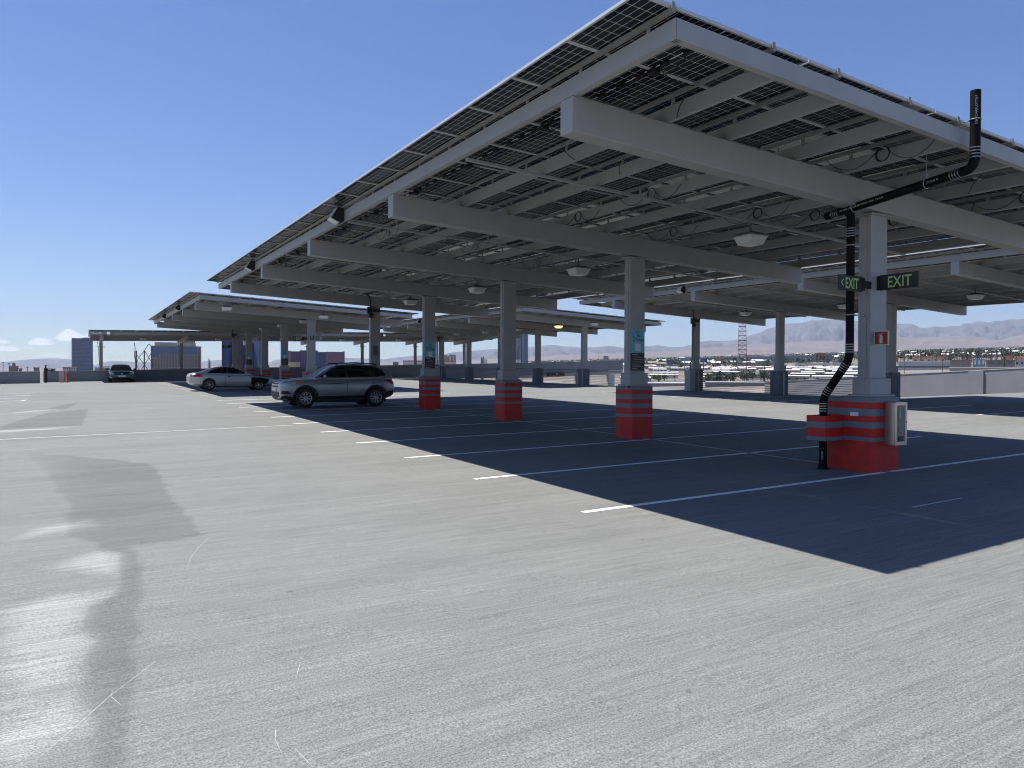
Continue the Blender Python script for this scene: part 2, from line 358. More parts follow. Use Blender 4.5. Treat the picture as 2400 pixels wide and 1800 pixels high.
stripe(mb, -8, 19.9, 4.9, 20.2, .07)
tag(obj('worn_lines', mb, 'line_paint_worn'), kind='structure')
# pale scratches
mb = MB()
for pl in [[(1.09,7.86),(.95,7.55),(.82,7.15),(.75,6.8)], [(.36,4.78),(.26,4.62),(.11,4.4),(-.04,4.12),(-.19,3.86)], [(.12,4.46),(.11,4.38),(.16,4.22)], [(.79,3.61),(.76,3.49),(.76,3.35)], [(.82,3.37),(.85,3.17)], [(1.09,4.33),(1.01,4.11)], [(4.48,7.96),(4.61,7.73)], [(4.35, 8.1), (4.42, 7.95)], [(3.3, 6.9), (3.36, 6.75)], [(2.2, 5.2), (2.35, 5.1)], [(5.0, 10.4), (5.15, 10.2)]]:
    P = []
    for i in range(len(pl)-1):
        for t in (0, .33, .66): P.append(((1-t)*pl[i][0]+t*pl[i+1][0], (1-t)*pl[i][1]+t*pl[i+1][1]))
    P.append(pl[-1]); vs = []
    for i, (x, y) in enumerate(P):
        a = P[max(0, i-1)]; b_ = P[min(len(P)-1, i+1)]; d = Vector((b_[0]-a[0], b_[1]-a[1])).normalized(); wd = .0012*(1 if 0 < i < len(P)-1 else .2)*random.uniform(.6, 1.2)
        vs += [(x-d.y*wd, y+d.x*wd, gz(x, y)+.003), (x+d.y*wd, y-d.x*wd, gz(x, y)+.003)]
    mb.add(vs, [(2*i, 2*i+2, 2*i+3, 2*i+1) for i in range(len(P)-1)])
tag(obj('surface_scratches', mb, 'line_paint_worn'), kind='structure')

# ------------------------------------------------------------------ parapets round the roof
def wall(name, pts, h, th, label, m='parapet', base=-.3, zs=None, tops=None, cap=True):
    """wall along a polyline of (x, y[, zbase]); height h above the deck"""
    mb = MB(); cp = MB()
    for i in range(len(pts)-1):
        (x0, y0), (x1, y1) = pts[i], pts[i+1]; d = Vector((x1-x0, y1-y0, 0)).normalized(); n = Vector((-d.y, d.x, 0))*th
        z0 = zs[i] if zs else gz(x0, y0); z1 = zs[i+1] if zs else gz(x1, y1); t0 = tops[i] if tops else z0+h; t1 = tops[i+1] if tops else z1+h
        mb.hexa([(x0, y0, z0+base), (x1, y1, z1+base), (x1+n.x, y1+n.y, z1+base), (x0+n.x, y0+n.y, z0+base), (x0, y0, t0), (x1, y1, t1), (x1+n.x, y1+n.y, t1), (x0+n.x, y0+n.y, t0)])
        e = n.normalized()*.03
        cp.hexa([(x0-e.x, y0-e.y, t0+.002), (x1-e.x, y1-e.y, t1+.002), (x1+n.x+e.x, y1+n.y+e.y, t1+.002), (x0+n.x+e.x, y0+n.y+e.y, t0+.002), (x0-e.x, y0-e.y, t0+.045), (x1-e.x, y1-e.y, t1+.045), (x1+n.x+e.x, y1+n.y+e.y, t1+.045), (x0+n.x+e.x, y0+n.y+e.y, t0+.045)])
    ro = empty(name, (pts[0][0], pts[0][1], zs[0] if zs else gz(*pts[0])))
    tag(ro, label, 'wall'); obj('wall_body', mb, m, ro); obj('coping', cp, 'parapet_top', ro) if cap else None
    return ro
wall('parapet_wall', [(-1.35, 72), (43, 72)], .90, .25, 'long grey parapet wall along the far edge behind the parked sedan', tops=[1.86, 3.02])
wall('parapet_wall', [(-30, 68.4), (-3.1, 68.4)], .92, .25, 'short grey parapet wall at the far left end of the deck', tops=[1.45, 1.82])
wall('parapet_wall', [(-3.0, 71.6), (-1.4, 71.6)], .92, .25, 'set back piece of parapet behind the black standpipe', tops=[1.86, 1.87])
wall('ramp_wall', [(48.8, 8), (48.8, 22.6), (48.8, 30), (48.8, 41.7)], 1.0, .25, 'pale sunlit ramp wall at the right beyond the rear canopy', base=-1.2, zs=[1.3, 1.16, .75, .1], tops=[2.5, 2.22, 1.84, 1.15])
mb = MB(); mb.box(48.45, 48.8, 24.6, 25.5, 0, 2.1)
tag(obj('wall_pier', mb, 'parapet'), 'grey pier standing proud of the pale ramp wall', 'pier')
t = wall('upper_ramp_wall', [(34.9, 60), (48.4, 60)], 1.3, .3, 'grey upper ramp wall seen behind the cable railings', base=-.02, zs=[1.65, 2.1], tops=[2.80, 3.23])
mb = MB(); mb.hexa([(34.9, 60.05, 1.35), (48.4, 60.05, 1.81), (48.4, 60.5, 1.81), (34.9, 60.5, 1.35), (34.9, 60.05, 1.625), (48.4, 60.05, 2.075), (48.4, 60.5, 2.075), (34.9, 60.5, 1.625)])
for x in (37.6, 42.6, 46.6): mb.box(x, x+.8, 60.1, 60.5, -6, 1.35+(x-34.9)*.034)
obj('ramp_edge_beam', mb, 'concrete_wall', t)
# far left corner: pale pier, orange bollard, black standpipe
mb = MB(); mb.box(-1.85, -1.5, 69.8, 70.4, .8, 1.93); tag(obj('concrete_pier', mb, 'parapet_top', bevel=.02), 'pale square concrete pier beside the orange bollard', 'pier')
b = empty('bollard', (-1.3, 69.4, gz(-1.3, 69.4))); tag(b, 'slim orange bollard standing by the far parapet', 'bollard')
z0 = gz(-1.3, 69.4); mb = MB(); mb.lathe([(0, z0), (.11, z0), (.11, z0+.03), (.075, z0+.06), (.075, z0+.98), (.05, z0+1.04), (0, z0+1.06)], 14, lambda x, y, z: (x-1.3, y+69.4, z)); obj('post', mb, 'orange_paint', b)
mb = MB()
for zz in (.82, .92): mb.lathe([(.077, z0+zz), (.077, z0+zz+.05)], 14, lambda x, y, z: (x-1.3, y+69.4, z))
obj('reflective_band', mb, 'sign_white', b)
b = empty('standpipe', (-2.75, 69.6, gz(-2.75, 69.6))); tag(b, 'black fire standpipe with side outlet by the left parapet', 'standpipe'); z0 = gz(-2.75, 69.6)
mb = MB(); mb.tube([(-2.75, 69.6, z0-.02), (-2.75, 69.6, z0+1.15)], .11, 12); mb.lathe([(.14, z0+.1), (.16, z0+.14), (.14, z0+.2)], 12, lambda x, y, z: (x-2.75, y+69.6, z)); mb.lathe([(.12, z0+1.0), (.15, z0+1.05), (.15, z0+1.15), (.05, z0+1.2), (.05, z0+1.35), (.09, z0+1.36), (.09, z0+1.40), (0, z0+1.42)], 12, lambda x, y, z: (x-2.75, y+69.6, z)); obj('pipe', mb, 'black_plastic', b)
mb = MB(); mb.tube([(-2.75, 69.6, z0+1.0), (-2.2, 69.5, z0+1.0)], .05, 10); mb.tube([(-2.3, 69.5, z0+.9), (-2.3, 69.5, z0+1.12)], .07, 10); obj('outlet', mb, 'black_plastic', b)
# ------------------------------------------------------------------ solar canopies
SLX, SLY = -.04364, .0130
ZB0 = 4.5965
def zbm(x, y): return ZB0+SLX*(x-4.88)+SLY*(y-7.0)       # underside of the beams
DY = 5.7228
O0 = Vector((10.88, 7.30, gz(10.88, 7.30)))
MESH = {}
def shared(key, fn, m):
    if key not in MESH:
        mb = fn(); me = mb.mesh(key); me.materials.append(MATS[m]); MESH[key] = me
    return MESH[key]
def member(x0, x1, y0, y1, h0, h1):
    """sloped member; heights above the beam underside"""
    mb = MB(); mb.box(x0, x1, y0, y1, h0, h1, lambda x, y, h: (x, y, zbm(x, y)+h)); return mb
BH = .41; PH = .20; T = .008
PURL = [6.32, 7.39, 8.74, 9.81, 11.16, 12.23, 13.58, 14.65]
RAIL = [4.85, 6.25, 7.32, 8.67, 9.74, 11.09, 12.16, 13.51, 14.58, 15.93]
Y0P, NP, PP = 5.30, 24, 1.160
YN, YF = 5.28, 33.0
def channel_y(x, y0, y1, h0, h1, fl=.06):
    """C section running along y: web at x, flanges towards +x"""
    f = lambda a, b, c: (a, b, zbm(a, b)+c)
    mb = MB(); mb.box(x, x+T, y0, y1, h0, h1, f); mb.box(x+T, x+fl, y0, y1, h0, h0+T, f); mb.box(x+T, x+fl, y0, y1, h1-T, h1, f); mb.box(x+fl-T, x+fl, y0, y1, h0+T, h0+.02, f); return mb
def channel_x(y, s, x0, x1, h0, h1, fl=.075):
    f = lambda a, b, c: (a, b, zbm(a, b)+c); a, b_ = sorted((y, y+s*T)); c, d = sorted((y+s*T, y+s*fl))
    mb = MB(); mb.box(x0, x1, a, b_, h0, h1, f); mb.box(x0, x1, c, d, h0, h0+T, f); mb.box(x0, x1, c, d, h1-T, h1, f); return mb
def rail_mb(x):
    f = lambda a, b, c: (a, b, zbm(a, b)+c); mb = MB(); h = BH+PH+.045
    mb.box(x-.021, x+.021, Y0P-.03, YF+.14, h, h+.041, f); mb.box(x-.026, x-.021, Y0P-.03, YF+.14, h+.03, h+.045, f); mb.box(x+.021, x+.026, Y0P-.03, YF+.14, h+.03, h+.045, f)
    for k in range(NP):                                   # slotted brackets down to the purlin
        y = Y0P+.35+k*PP; mb.box(x+.030, x+.036, y, y+.06, h-.075, h+.03, f); mb.box(x+.036, x+.10, y, y+.06, h-.061, h-.055, f)
    for y in (Y0P-.02, YF+.1): mb.box(x-.02, x+.02, y, y+.03, h+.042, h+.10, f)   # end clamps
    return mb
def panel_glass_mb():
    mb = MB(); mb.box(.0122, 2.3978, .0122, 1.1418, .016, .026); return mb
def panel_frame_mb():
    mb = MB(); a, b_ = 2.41, 1.154
    mb.box(0, .012, 0, b_, 0, .035); mb.box(a-.012, a, 0, b_, 0, .035); mb.box(.012, a-.012, 0, .012, 0, .035); mb.box(.012, a-.012, b_-.012, b_, 0, .035)
    mb.box(.012, .026, .012, b_-.012, 0, .003); mb.box(a-.026, a-.012, .012, b_-.012, 0, .003); mb.box(.026, a-.026, .012, .026, 0, .003); mb.box(.026, a-.026, b_-.026, b_-.012, 0, .003); return mb
def jbox_mb():
    mb = MB(); mb.box(-.032, .032, -.05, .05, -.012, .015); mb.box(-.012, .012, -.085, -.05, -.006, .008); return mb
PROT = (math.atan(SLY), math.atan(-SLX), 0)
def panel_pos(i, j): x = 4.41+2.42*i; y = Y0P+PP*j; return Vector((x, y, zbm(x, y)+BH+PH+.092))
def pedestal_mb(x0, x1, y0, y1, z0, h, bands):
    """returns (red, blue) builders: a block banded up its height"""
    red = MB(); blu = MB()
    for a, b_, c in bands: (red if c == 'r' else blu).box(x0, x1, y0, y1, z0+a, z0+b_)
    return red, blu
BANDS = [(-.12, .475, 'r'), (.475, .537, 'b'), (.537, .68, 'r'), (.68, .775, 'b'), (.775, .872, 'r'), (.872, .983, 'b'), (.983, 1.085, 'r'), (1.085, 1.165, 'b')]
def rbox(mb, x0, x1, y0, y1, z0, z1, r):
    """box with rounded vertical edges, open rings kept as quads"""
    pts = []
    for cx, cy_, a0 in ((x1-r, y1-r, 0), (x0+r, y1-r, 90), (x0+r, y0+r, 180), (x1-r, y0+r, 270)):
        for k in range(5): a = R(a0+k*22.5); pts.append((cx+r*math.cos(a), cy_+r*math.sin(a)))
    n = len(pts); mb.add([(x, y, z0) for x, y in pts]+[(x, y, z1) for x, y in pts], [tuple(range(n))[::-1], tuple(range(n, 2*n))]+[(i, (i+1) % n, n+(i+1) % n, n+i) for i in range(n)])
def build_canopy(key, dx, dy, style, label):
    D = Vector((dx, dy, SX*dx+SLY*dy)); root = empty('solar_canopy', O0+D); tag(root, label, 'solar canopy', 'solar canopies over the parking bays')
    def part(name, k, fn, m, parent=None, loc=None, rot=None, bev=0):
        me = shared(k, fn, m); p = parent or root
        o = bpy.data.objects.new(name, me); COL.objects.link(o); o.parent = p
        w = D if loc is None else D+loc
        LOC[o.name] = w; o.location = w-wl(p)
        if rot: o.rotation_euler = rot
        if bev: md = o.modifiers.new('bevel', 'BEVEL'); md.width = bev; md.segments = 2; md.limit_method = 'ANGLE'
        return o
    for k in range(5):
        yb = 6.99+DY*k
        part('beam', f'beam{k}', lambda: member(4.88, 16.17, yb, yb+.26, 0, BH), 'grey_paint', bev=.012)
        yc = yb+.16 if k else 7.21
        x0, x1 = (10.50, 10.92) if k else (10.67, 11.09); z0 = gz(10.88, yc); ztop = zbm(10.88, yb)-.01
        def post():
            mb = MB(); mb.box(x0, x1, yc-.105, yc+.105, z0+1.1, ztop); mb.box(x0-.012, x0, yc-.045, yc+.045, z0+1.1, ztop-.03); mb.box(x0-.06, x1+.06, yc-.16, yc+.16, ztop-.022, ztop+.004)
            for sx in (x0-.035, x1+.035):
                for sy in (yc-.13, yc+.13): mb.lathe([(0, ztop-.05), (.018, ztop-.05), (.018, ztop-.022)], 6, lambda x, y, z: (x+sx, y+sy, z))
            return mb
        po = part('post', f'post{k}', post, 'grey_paint', bev=.01)
        def plinth():
            mb = MB(); mb.box(x0-.055, x1+.055, yc-.16, yc+.16, z0+1.16, z0+1.46); mb.box(x0-.10, x1+.10, yc-.21, yc+.21, z0+1.165, z0+1.205); return mb
        part('plinth', f'plinth{k}', plinth, 'grey_paint', po, bev=.012)
        big = style == 'red' and k == 0
        pc = 7.26+DY*k; px0, px1, py0, py1 = (10.52, 11.24, 6.94, 7.86) if big else (10.50, 11.10, pc-.30, pc+.30)
        if not k and not big: px0, px1 = 10.58, 11.18
        kk = f'{key if big else ""}{style}{k}'
        if style == 'red':
            rb = [b for b in BANDS if b[2] == 'r']; bb = [b for b in BANDS if b[2] == 'b']; rad = .07 if big else .02
            def reds():
                mb = MB(); [rbox(mb, px0, px1, py0, py1, z0+a, z0+b_, rad) for a, b_, c in rb]; return mb
            def blues():
                mb = MB(); [rbox(mb, px0, px1, py0, py1, z0+a, z0+b_, rad) for a, b_, c in bb]; return mb
            pd = part('pedestal', 'pedr'+kk, reds, 'red_stripe', po); pd['label'] = 'red concrete pedestal under the post'
            st = part('stripe', 'pedb'+kk, blues, 'bluegrey_stripe', po); st['label'] = 'blue grey bands round the red pedestal'
        else:
            part('pedestal', 'pedd'+kk, lambda: (lambda mb: (rbox(mb, px0, px1, py0, py1, z0-.12, z0+1.165, .02), mb)[1])(MB()), 'grey_paint_dark', po)
    part('edge_channel', 'fasc_l', lambda: channel_y(4.872, YN, YF, BH, BH+PH, .09), 'grey_paint')
    part('edge_channel', 'fasc_r', lambda: channel_y(16.10, YN, YF, BH, BH+PH, .09), 'grey_paint')
    part('edge_channel', 'fasc_n', lambda: channel_x(YN-.004, 1, 4.885, 16.10, BH, BH+PH, .09), 'grey_paint')
    part('edge_channel', 'fasc_f', lambda: channel_x(YF+.004, -1, 4.885, 16.10, BH, BH+PH, .09), 'grey_paint')
    for x in PURL: part('purlin', f'purlin{x}', lambda: channel_y(x, YN+.02, YF-.02, BH+.003, BH+PH-.003), 'grey_paint')
    for k in range(4): part('brace', f'brace{k}', lambda: member(4.97, 16.09, 9.86+DY*k, 9.93+DY*k, BH-.05, BH-.012), 'grey_paint')
    for x in RAIL: part('mounting_rail', f'rail{x}', lambda: rail_mb(x), 'galvanised')
    for i in range(4):
        for j in range(NP):
            p = panel_pos(i, j)-D*0
            pa = part('solar_panel', 'pglass', panel_glass_mb, 'panel_glass', loc=p, rot=PROT)
            fr = bpy.data.objects.new('frame', shared('pframe', panel_frame_mb, 'aluminium')); COL.objects.link(fr); fr.parent = pa
            if i == 0 and dx == 0:
                for yy in (.21, .577, .945):
                    jb = bpy.data.objects.new('junction_box', shared('jbox', jbox_mb, 'black_plastic')); COL.objects.link(jb); jb.parent = pa; jb.location = (1.205, yy, 0)
    def rest():
        mb = MB(); rm = Matrix.Rotation(PROT[1], 3, 'Y') @ Matrix.Identity(3)
        for j in range(NP):
            p = panel_pos(4, j); mb.box(0, 2.41, 0, 1.152, 0, .035, lambda x, y, z: (p.x+x, p.y+y, p.z+z+SLX*x+SLY*y))
        return mb
    tag(part('solar_panels', 'prest', rest, 'panel_glass'), kind='stuff')
    return root, part
LBL = {'A': 'large solar canopy nearest the camera, on red striped pedestals', 'B': 'solar canopy with red striped posts behind the silver coupe',
       'C': 'solar canopy on plain dark pedestals at the right behind the exit signs', 'D': 'solar canopy on plain pedestals in the middle distance by the cable railings'}
ROOT = {}
for key, dx, dy, st in (('A', 0, 0, 'red'), ('B', 0, 33.62, 'red'), ('C', 18.67, 0, 'dark'), ('D', 18.67, 33.62, 'dark')): ROOT[key] = build_canopy(key, dx, dy, st, LBL[key])
# loose wiring under the nearest canopy: hanging cables, coils, power optimisers
pa = ROOT['A'][1]; ra = ROOT['A'][0]
def cable(name, path, r=.006, n=6, m='black_rubber'):
    mb = MB(); mb.tube(path, r, n); return obj(name, mb, m, ra)
def sag(a, b_, s, n=10):
    a, b_ = Vector(a), Vector(b_); return [a.lerp(b_, i/n)-Vector((0, 0, s*4*(i/n)*(1-i/n))) for i in range(n+1)]
zp = lambda x, y, h: (x, y, zbm(x, y)+h)
rnd = random.Random(3)
for j in range(0, 24, 2):                                  # optimiser boxes on the first row seams
    y = Y0P+PP*(j+1)-.02; x = 5.62; z = zbm(x, y)+BH+PH+.075
    mb = MB(); mb.box(x-.055, x+.055, y-.06, y+.06, z-.035, z+.02); mb.box(x-.02, x+.07, y+.06, y+.08, z-.02, z+.01); obj('power_optimiser', mb, 'black_plastic', ra, bevel=.01)
    cable('cable', sag((x+.1, y-.03, z), zp(6.2, y-.05, BH+PH+.04), .05)); cable('cable', sag((x-.1, y+.05, z), (x-.05, y+.5, z+.03), .06)); cable('cable', sag((x+.1, y+.05, z), (x+.02, y-.55, z+.03), .08))
for (x, y, z) in [(8.76, 12.3, 4.99), (8.72, 10.0, 4.96), (11.14, 9.75, 4.85), (11.14, 12.06, 4.88), (6.31, 16.67, 5.15), (8.72, 16.77, 5.04), (9.72, 6.29, 4.87), (6.3, 21.5, 5.2), (8.7, 22.2, 5.12), (11.1, 17.5, 4.92), (12.1, 9.2, 4.82), (13.5, 8.5, 4.75), (13.5, 6.2, 4.72), (6.3, 27.0, 5.28), (8.7, 27.8, 5.2)]:
    mb = MB(); r = .10; xx = x-.03
    for q in (0, .012, -.014): mb.tube([(xx+q*.5, y+q+r*math.cos(a)*(1+q*2), z+.02+r*math.sin(a)) for a in np.linspace(0, 2*math.pi, 22)[:-1]], .005, 5, closed=True)
    obj('cable_coil', mb, 'black_rubber', ra)
    cable('cable', sag((xx, y+.05, z+.11), zp(x-.05, y+.9, BH+PH+.02), .22), .005); cable('cable', sag((xx, y-.08, z+.06), zp(x-.05, y-.75, BH+PH*.6), .18), .005)
for (x, y0, dyy) in [(6.30, 6.5, .25), (6.3, 9.2, -.3), (7.3, 9.0, .1), (8.72, 7.6, .2), (9.72, 8.0, .1), (11.14, 7.5, .15), (12.14, 6.2, .2), (13.56, 7.0, .1), (7.3, 14, .2), (9.7, 14.5, .1), (6.3, 19.5, .2)]:
    cable('cable', [zp(x-.04-.05*math.sin(t*3.14), y0+dyy*t, BH+PH+.03-(PH+.06)*t) for t in np.linspace(0, 1, 9)], .006)
for x in (6.9, 9.3): cable('cable', sag(zp(x, 13.2, BH+PH+.06), zp(x, 18.4, BH+PH+.06), .12), .008)

# ------------------------------------------------------------------ canopy along the far wall
def build_far_canopy():
    zf = lambda x, y: 5.06+.0229*x-(y-67.5)*.030           # top of the front channel
    root = empty('solar_canopy', (15, 72, gz(15, 72))); tag(root, 'long low solar canopy along the far parapet above the dark sedan', 'solar canopy', 'solar canopies over the parking bays')
    f = lambda a, b_, c: (a, b_, zf(a, b_)+c)
    X0, X1, YA, YB = .35, 38.5, 67.5, 75.0
    mb = MB(); mb.box(X0, X1, YA, YA+.06, -.26, 0, f); obj('edge_channel', mb, 'grey_paint', root)
    mb = MB(); mb.box(X0, X1, YB-.06, YB, -.26, 0, f); obj('edge_channel', mb, 'grey_paint', root)
    for s in (X0, X1): mb = MB(); mb.box(s-.03, s+.03, YA+.06, YB-.06, -.26, 0, f); obj('edge_channel', mb, 'grey_paint', root)
    for y in (68.9, 70.4, 71.9, 73.4): mb = MB(); mb.box(X0+.03, X1-.03, y, y+.07, -.25, -.01, f); obj('purlin', mb, 'grey_paint', root)
    for i, x in enumerate((1.17, 7.5, 13.4, 18.9, 24.4, 30.2, 36.0)):
        mb = MB(); b_ = lambda a, b__, c: (a, b__, zf(a, b__)-.26+c)
        mb.hexa([b_(x-.11, YA+.15, -.34), b_(x+.11, YA+.15, -.34), b_(x+.11, YB-.3, -.40), b_(x-.11, YB-.3, -.40), b_(x-.11, YA+.15, -.002), b_(x+.11, YA+.15, -.002), b_(x+.11, YB-.3, -.002), b_(x-.11, YB-.3, -.002)]); obj('beam', mb, 'grey_paint', root)
        mb = MB(); mb.box(x-.13, x+.13, 72.02, 72.23, gz(x, 72)-.1, zf(x, 72)-.63); po = obj('post', mb, 'grey_paint', root)
        mb = MB(); zz = zf(x, 72)-1.0
        mb.box(x-.3, x-.13, 71.98, 72.06, zz, zz+.05); mb.box(x+.13, x+.3, 71.98, 72.06, zz, zz+.05); mb.tube([(x-.24, 72, zz+.9), (x-.27, 72, zz+.4), (x-.2, 72, zz), (x-.15, 72, zz-1.5)], .02, 6); obj('conduit', mb, 'grey_paint_dark', po)
    pm = MB(); pm.box(.02, 1.13, .02, 2.38, .016, .026); pme = pm.mesh('wall_panel'); pme.materials.append(MATS['panel_glass'])
    fm = MB(); fm.box(0, 1.15, 0, .02, 0, .035); fm.box(0, 1.15, 2.39, 2.41, 0, .035); fm.box(0, .02, .02, 2.39, 0, .035); fm.box(1.13, 1.15, .02, 2.39, 0, .035); fme = fm.mesh('wall_panel_frame'); fme.materials.append(MATS['aluminium'])
    for j in range(3):
        for i in range(33):
            x = X0-.12+1.165*i; y = YA-.15+2.44*j; o = bpy.data.objects.new('solar_panel', pme); COL.objects.link(o); o.parent = root; o.location = Vector((x, y, zf(x, y)+.09))-wl(root); o.rotation_euler = (math.atan(-.030), -math.atan(.0229), 0)
            q = bpy.data.objects.new('frame', fme); COL.objects.link(q); q.parent = o
    mb = MB()
    for i in range(17):
        x = X0+.9+2.33*i; mb.box(x-.02, x+.02, YA-.1, YB+.1, .03, .08, f)
    obj('mounting_rail', mb, 'galvanised', root)
    mb = MB(); mb.box(.42, 1.15, YA-.03, YA-.002, -.2, -.03, f); s = obj('number_plate', mb, 'sign_white', root)
    mb = MB(); mb.box(.6, .95, YA-.034, YA-.031, -.14, -.09, f); obj('plate_text', mb, 'sign_ink', s)
    return zf
ZFE = build_far_canopy()
# ------------------------------------------------------------------ ceiling lights
def light_meshes():
    mb = MB(); prof = [(.25, .16), (.25, .145), (.235, .14), (.185, 0.012), (.17, 0)]
    pts = []
    def ring(r, z, n=6, rc=.28):
        out = []
        for cx, cy_, a0 in ((1, 1, 0), (-1, 1, 90), (-1, -1, 180), (1, -1, 270)):
            for k in range(n): a = R(a0+90*k/(n-1)); c = r*(1-rc); out.append((cx*c+r*rc*math.cos(a), cy_*c+r*rc*math.sin(a), z))
        return out
    rs = [ring(*p) for p in prof]; n = len(rs[0]); vs = [q for r_ in rs for q in r_]; fs = [(i*n+k, i*n+(k+1) % n, (i+1)*n+(k+1) % n, (i+1)*n+k) for i in range(len(rs)-1) for k in range(n)]
    mb.add(vs, fs); mb.add(rs[-1], [tuple(range(n))]); mb.add(rs[0], [tuple(range(n))[::-1]]); lens = mb
    hs = MB(); rs = [ring(.262, .162), ring(.262, .185), ring(.15, .235), ring(.10, .24)]; vs = [q for r_ in rs for q in r_]
    hs.add(vs, [(i*n+k, i*n+(k+1) % n, (i+1)*n+(k+1) % n, (i+1)*n+k) for i in range(3) for k in range(n)]); hs.add(rs[0], [tuple(range(n))[::-1]]); hs.add(rs[-1], [tuple(range(n))]); hs.tube([(0, 0, .24), (0, 0, .42)], .02, 8)
    return lens, hs
_l, _h = light_meshes(); LENS = _l.mesh('light_lens'); LENS.materials.append(MATS['lens']); HOUS = _h.mesh('light_housing'); HOUS.materials.append(MATS['grey_paint_dark'])
LENS_LIT = _l.mesh('light_lens_lit'); LENS_LIT.materials.append(MATS['lens_lit'])
def ceiling_light(x, y, z, label, lit=False):
    r = empty('ceiling_light', (x, y, z)); tag(r, label, 'ceiling light', 'square ceiling lights under the canopies')
    for n, me in (('lens', LENS_LIT if lit else LENS), ('housing', HOUS)):
        o = bpy.data.objects.new(n, me); COL.objects.link(o); o.parent = r
    return r
ORD = ['first', 'second', 'third', 'fourth', 'fifth']
def lz(x, y, d=Vector((0, 0, 0))): return zbm(x-d.x, y-d.y)+SX*d.x+SLY*d.y
for k in range(4): ceiling_light(11.13, 9.93+DY*k, zbm(11.13, 9.86+DY*k)-.07, f'frosted square light under the nearest canopy past the {ORD[k]} red post')
dB = Vector((0, 33.62, 0)); dC = Vector((18.67, 0, 0)); dD = Vector((18.67, 33.62, 0))
for x, w in ((6.2, 'left'), (11.12, 'right')): ceiling_light(x, 39.3, lz(x, 39.3, dB)-.02, f'white square light under the front overhang of the coupe canopy, {w} of the pair')
for k in range(3): ceiling_light(11.13, 43.5+DY*k, lz(11.13, 43.5, dB)+SLY*DY*k-.07, f'white square light deep under the coupe canopy past its {ORD[k]} post')
for k, (y, s) in enumerate(((9.7, 'first'), (15.3, 'second'), (20.9, 'third'), (26.6, 'fourth'))): ceiling_light(29.5, y, lz(29.5, y, dC)-.03, f'white square light under the right-hand canopy, {s} bay from the camera')
for y, s, lit in ((39.4, 'unlit white square light under the near overhang of the middle canopy', 0), (43.6, 'glowing yellow square light, the only lit one under the middle canopy', 1), (49.2, 'unlit white square light just behind the glowing yellow one', 0), (54.7, 'unlit white square light third along the middle canopy', 0), (60.3, 'unlit white square light farthest along the middle canopy', 0)): ceiling_light(29.3, y, lz(29.3, y, dD)-.03, s, lit)
for x, s in ((4.35, 'above the dark sedan'), (10.44, 'between the second and third posts'), (16.2, 'behind the coupe canopy posts'), (21.96, 'right of the purple building'), (27.87, 'in the right half near the fifth post'), (33.85, 'at the right end')): ceiling_light(x, 71, ZFE(x, 71)-.44, f'white square light under the far wall canopy {s}')
# ------------------------------------------------------------------ wedge floodlights on the canopy edges
def flood_meshes():
    b = MB(); b.prism([(0, -.15, 0), (-.10, -.15, -.02), (-.27, -.15, .06), (-.13, -.15, .29), (0, -.15, .29)], (0, .30, 0))
    l = MB(); l.prism([(-.105, -.13, -.024), (-.278, -.13, .060), (-.138, -.13, .285), (-.150, -.13, .292), (-.298, -.13, .055), (-.11, -.13, -.036)], (0, .26, 0)); return b, l
_b, _l = flood_meshes(); FB = _b.mesh('flood_body'); FB.materials.append(MATS['black_plastic']); FL = _l.mesh('flood_lens'); FL.materials.append(MATS['lens'])
def flood(x, y, z, label, rot=0):
    r = empty('floodlight', (x, y, z)); r.rotation_euler = (0, 0, rot); tag(r, label, 'floodlight', 'wedge floodlights on the canopy edges')
    for n, me in (('housing', FB), ('lens', FL)): o = bpy.data.objects.new(n, me); COL.objects.link(o); o.parent = r
for y, s in ((15.75, 'nearest'), (25.4, 'farther')): flood(4.868, y, zbm(4.87, y)+BH-.04, f'black wedge floodlight on the left edge of the nearest canopy, the {s} one')
for y, s in ((47.6, 'nearer'), (56.5, 'farther')): flood(4.868, y, lz(4.87, y, dB)+BH-.02, f'small black wedge floodlight on the left edge of the coupe canopy, the {s} one')
flood(23.535, 24.9, lz(23.53, 24.9, dC)+BH-.02, 'black wedge floodlight on the left edge of the right-hand canopy')
flood(23.535, 55.2, lz(23.53, 55.2, dD)+BH-.02, 'black wedge floodlight on the left edge of the middle canopy')
flood(1.62, 67.49, ZFE(1.6, 67.5)-.28, 'white faced floodlight at the left end of the far wall canopy', R(90)); flood(24.95, 67.49, ZFE(24.9, 67.5)-.28, 'white faced floodlight on the front of the far wall canopy near its middle', R(90))

# ------------------------------------------------------------------ exit signs
def exit_left(x, y, z, label, w=.56, h=.235):
    """plate facing the camera side (-y), fixed to the left face of a post"""
    r = empty('exit_sign', (x, y, z)); tag(r, label, 'exit sign', 'green on black exit signs')
    mb = MB(); mb.box(x, x+w, y, y+.03, z, z+h); bd = obj('plate', mb, 'sign_dark', r, bevel=.004)
    mb = MB(); mb.box(x+w+.004, x+w+.06, y-.005, y+.035, z+.02, z+h-.01); mb.box(x+w+.06, x+w+.24, y+.005, y+.025, z+.06, z+h-.06); obj('bracket', mb, 'sign_dark', r)
    mb = MB(); add_text(mb, 'EXIT', (x+.15, y-.002, z+.035), (1, 0, 0), (0, 0, 1), w-.245, h-.07, bold=.012)
    c = .04; X0 = x+.04
    mb.add([(X0, y-.002, z+h/2), (X0+.05, y-.002, z+h/2+.055), (X0+.072, y-.002, z+h/2+.055), (X0+.025, y-.002, z+h/2), (X0+.072, y-.002, z+h/2-.055), (X0+.05, y-.002, z+h/2-.055)], [(0, 1, 2, 3), (0, 3, 4, 5)]); obj('lettering', mb, 'sign_green', r); return r
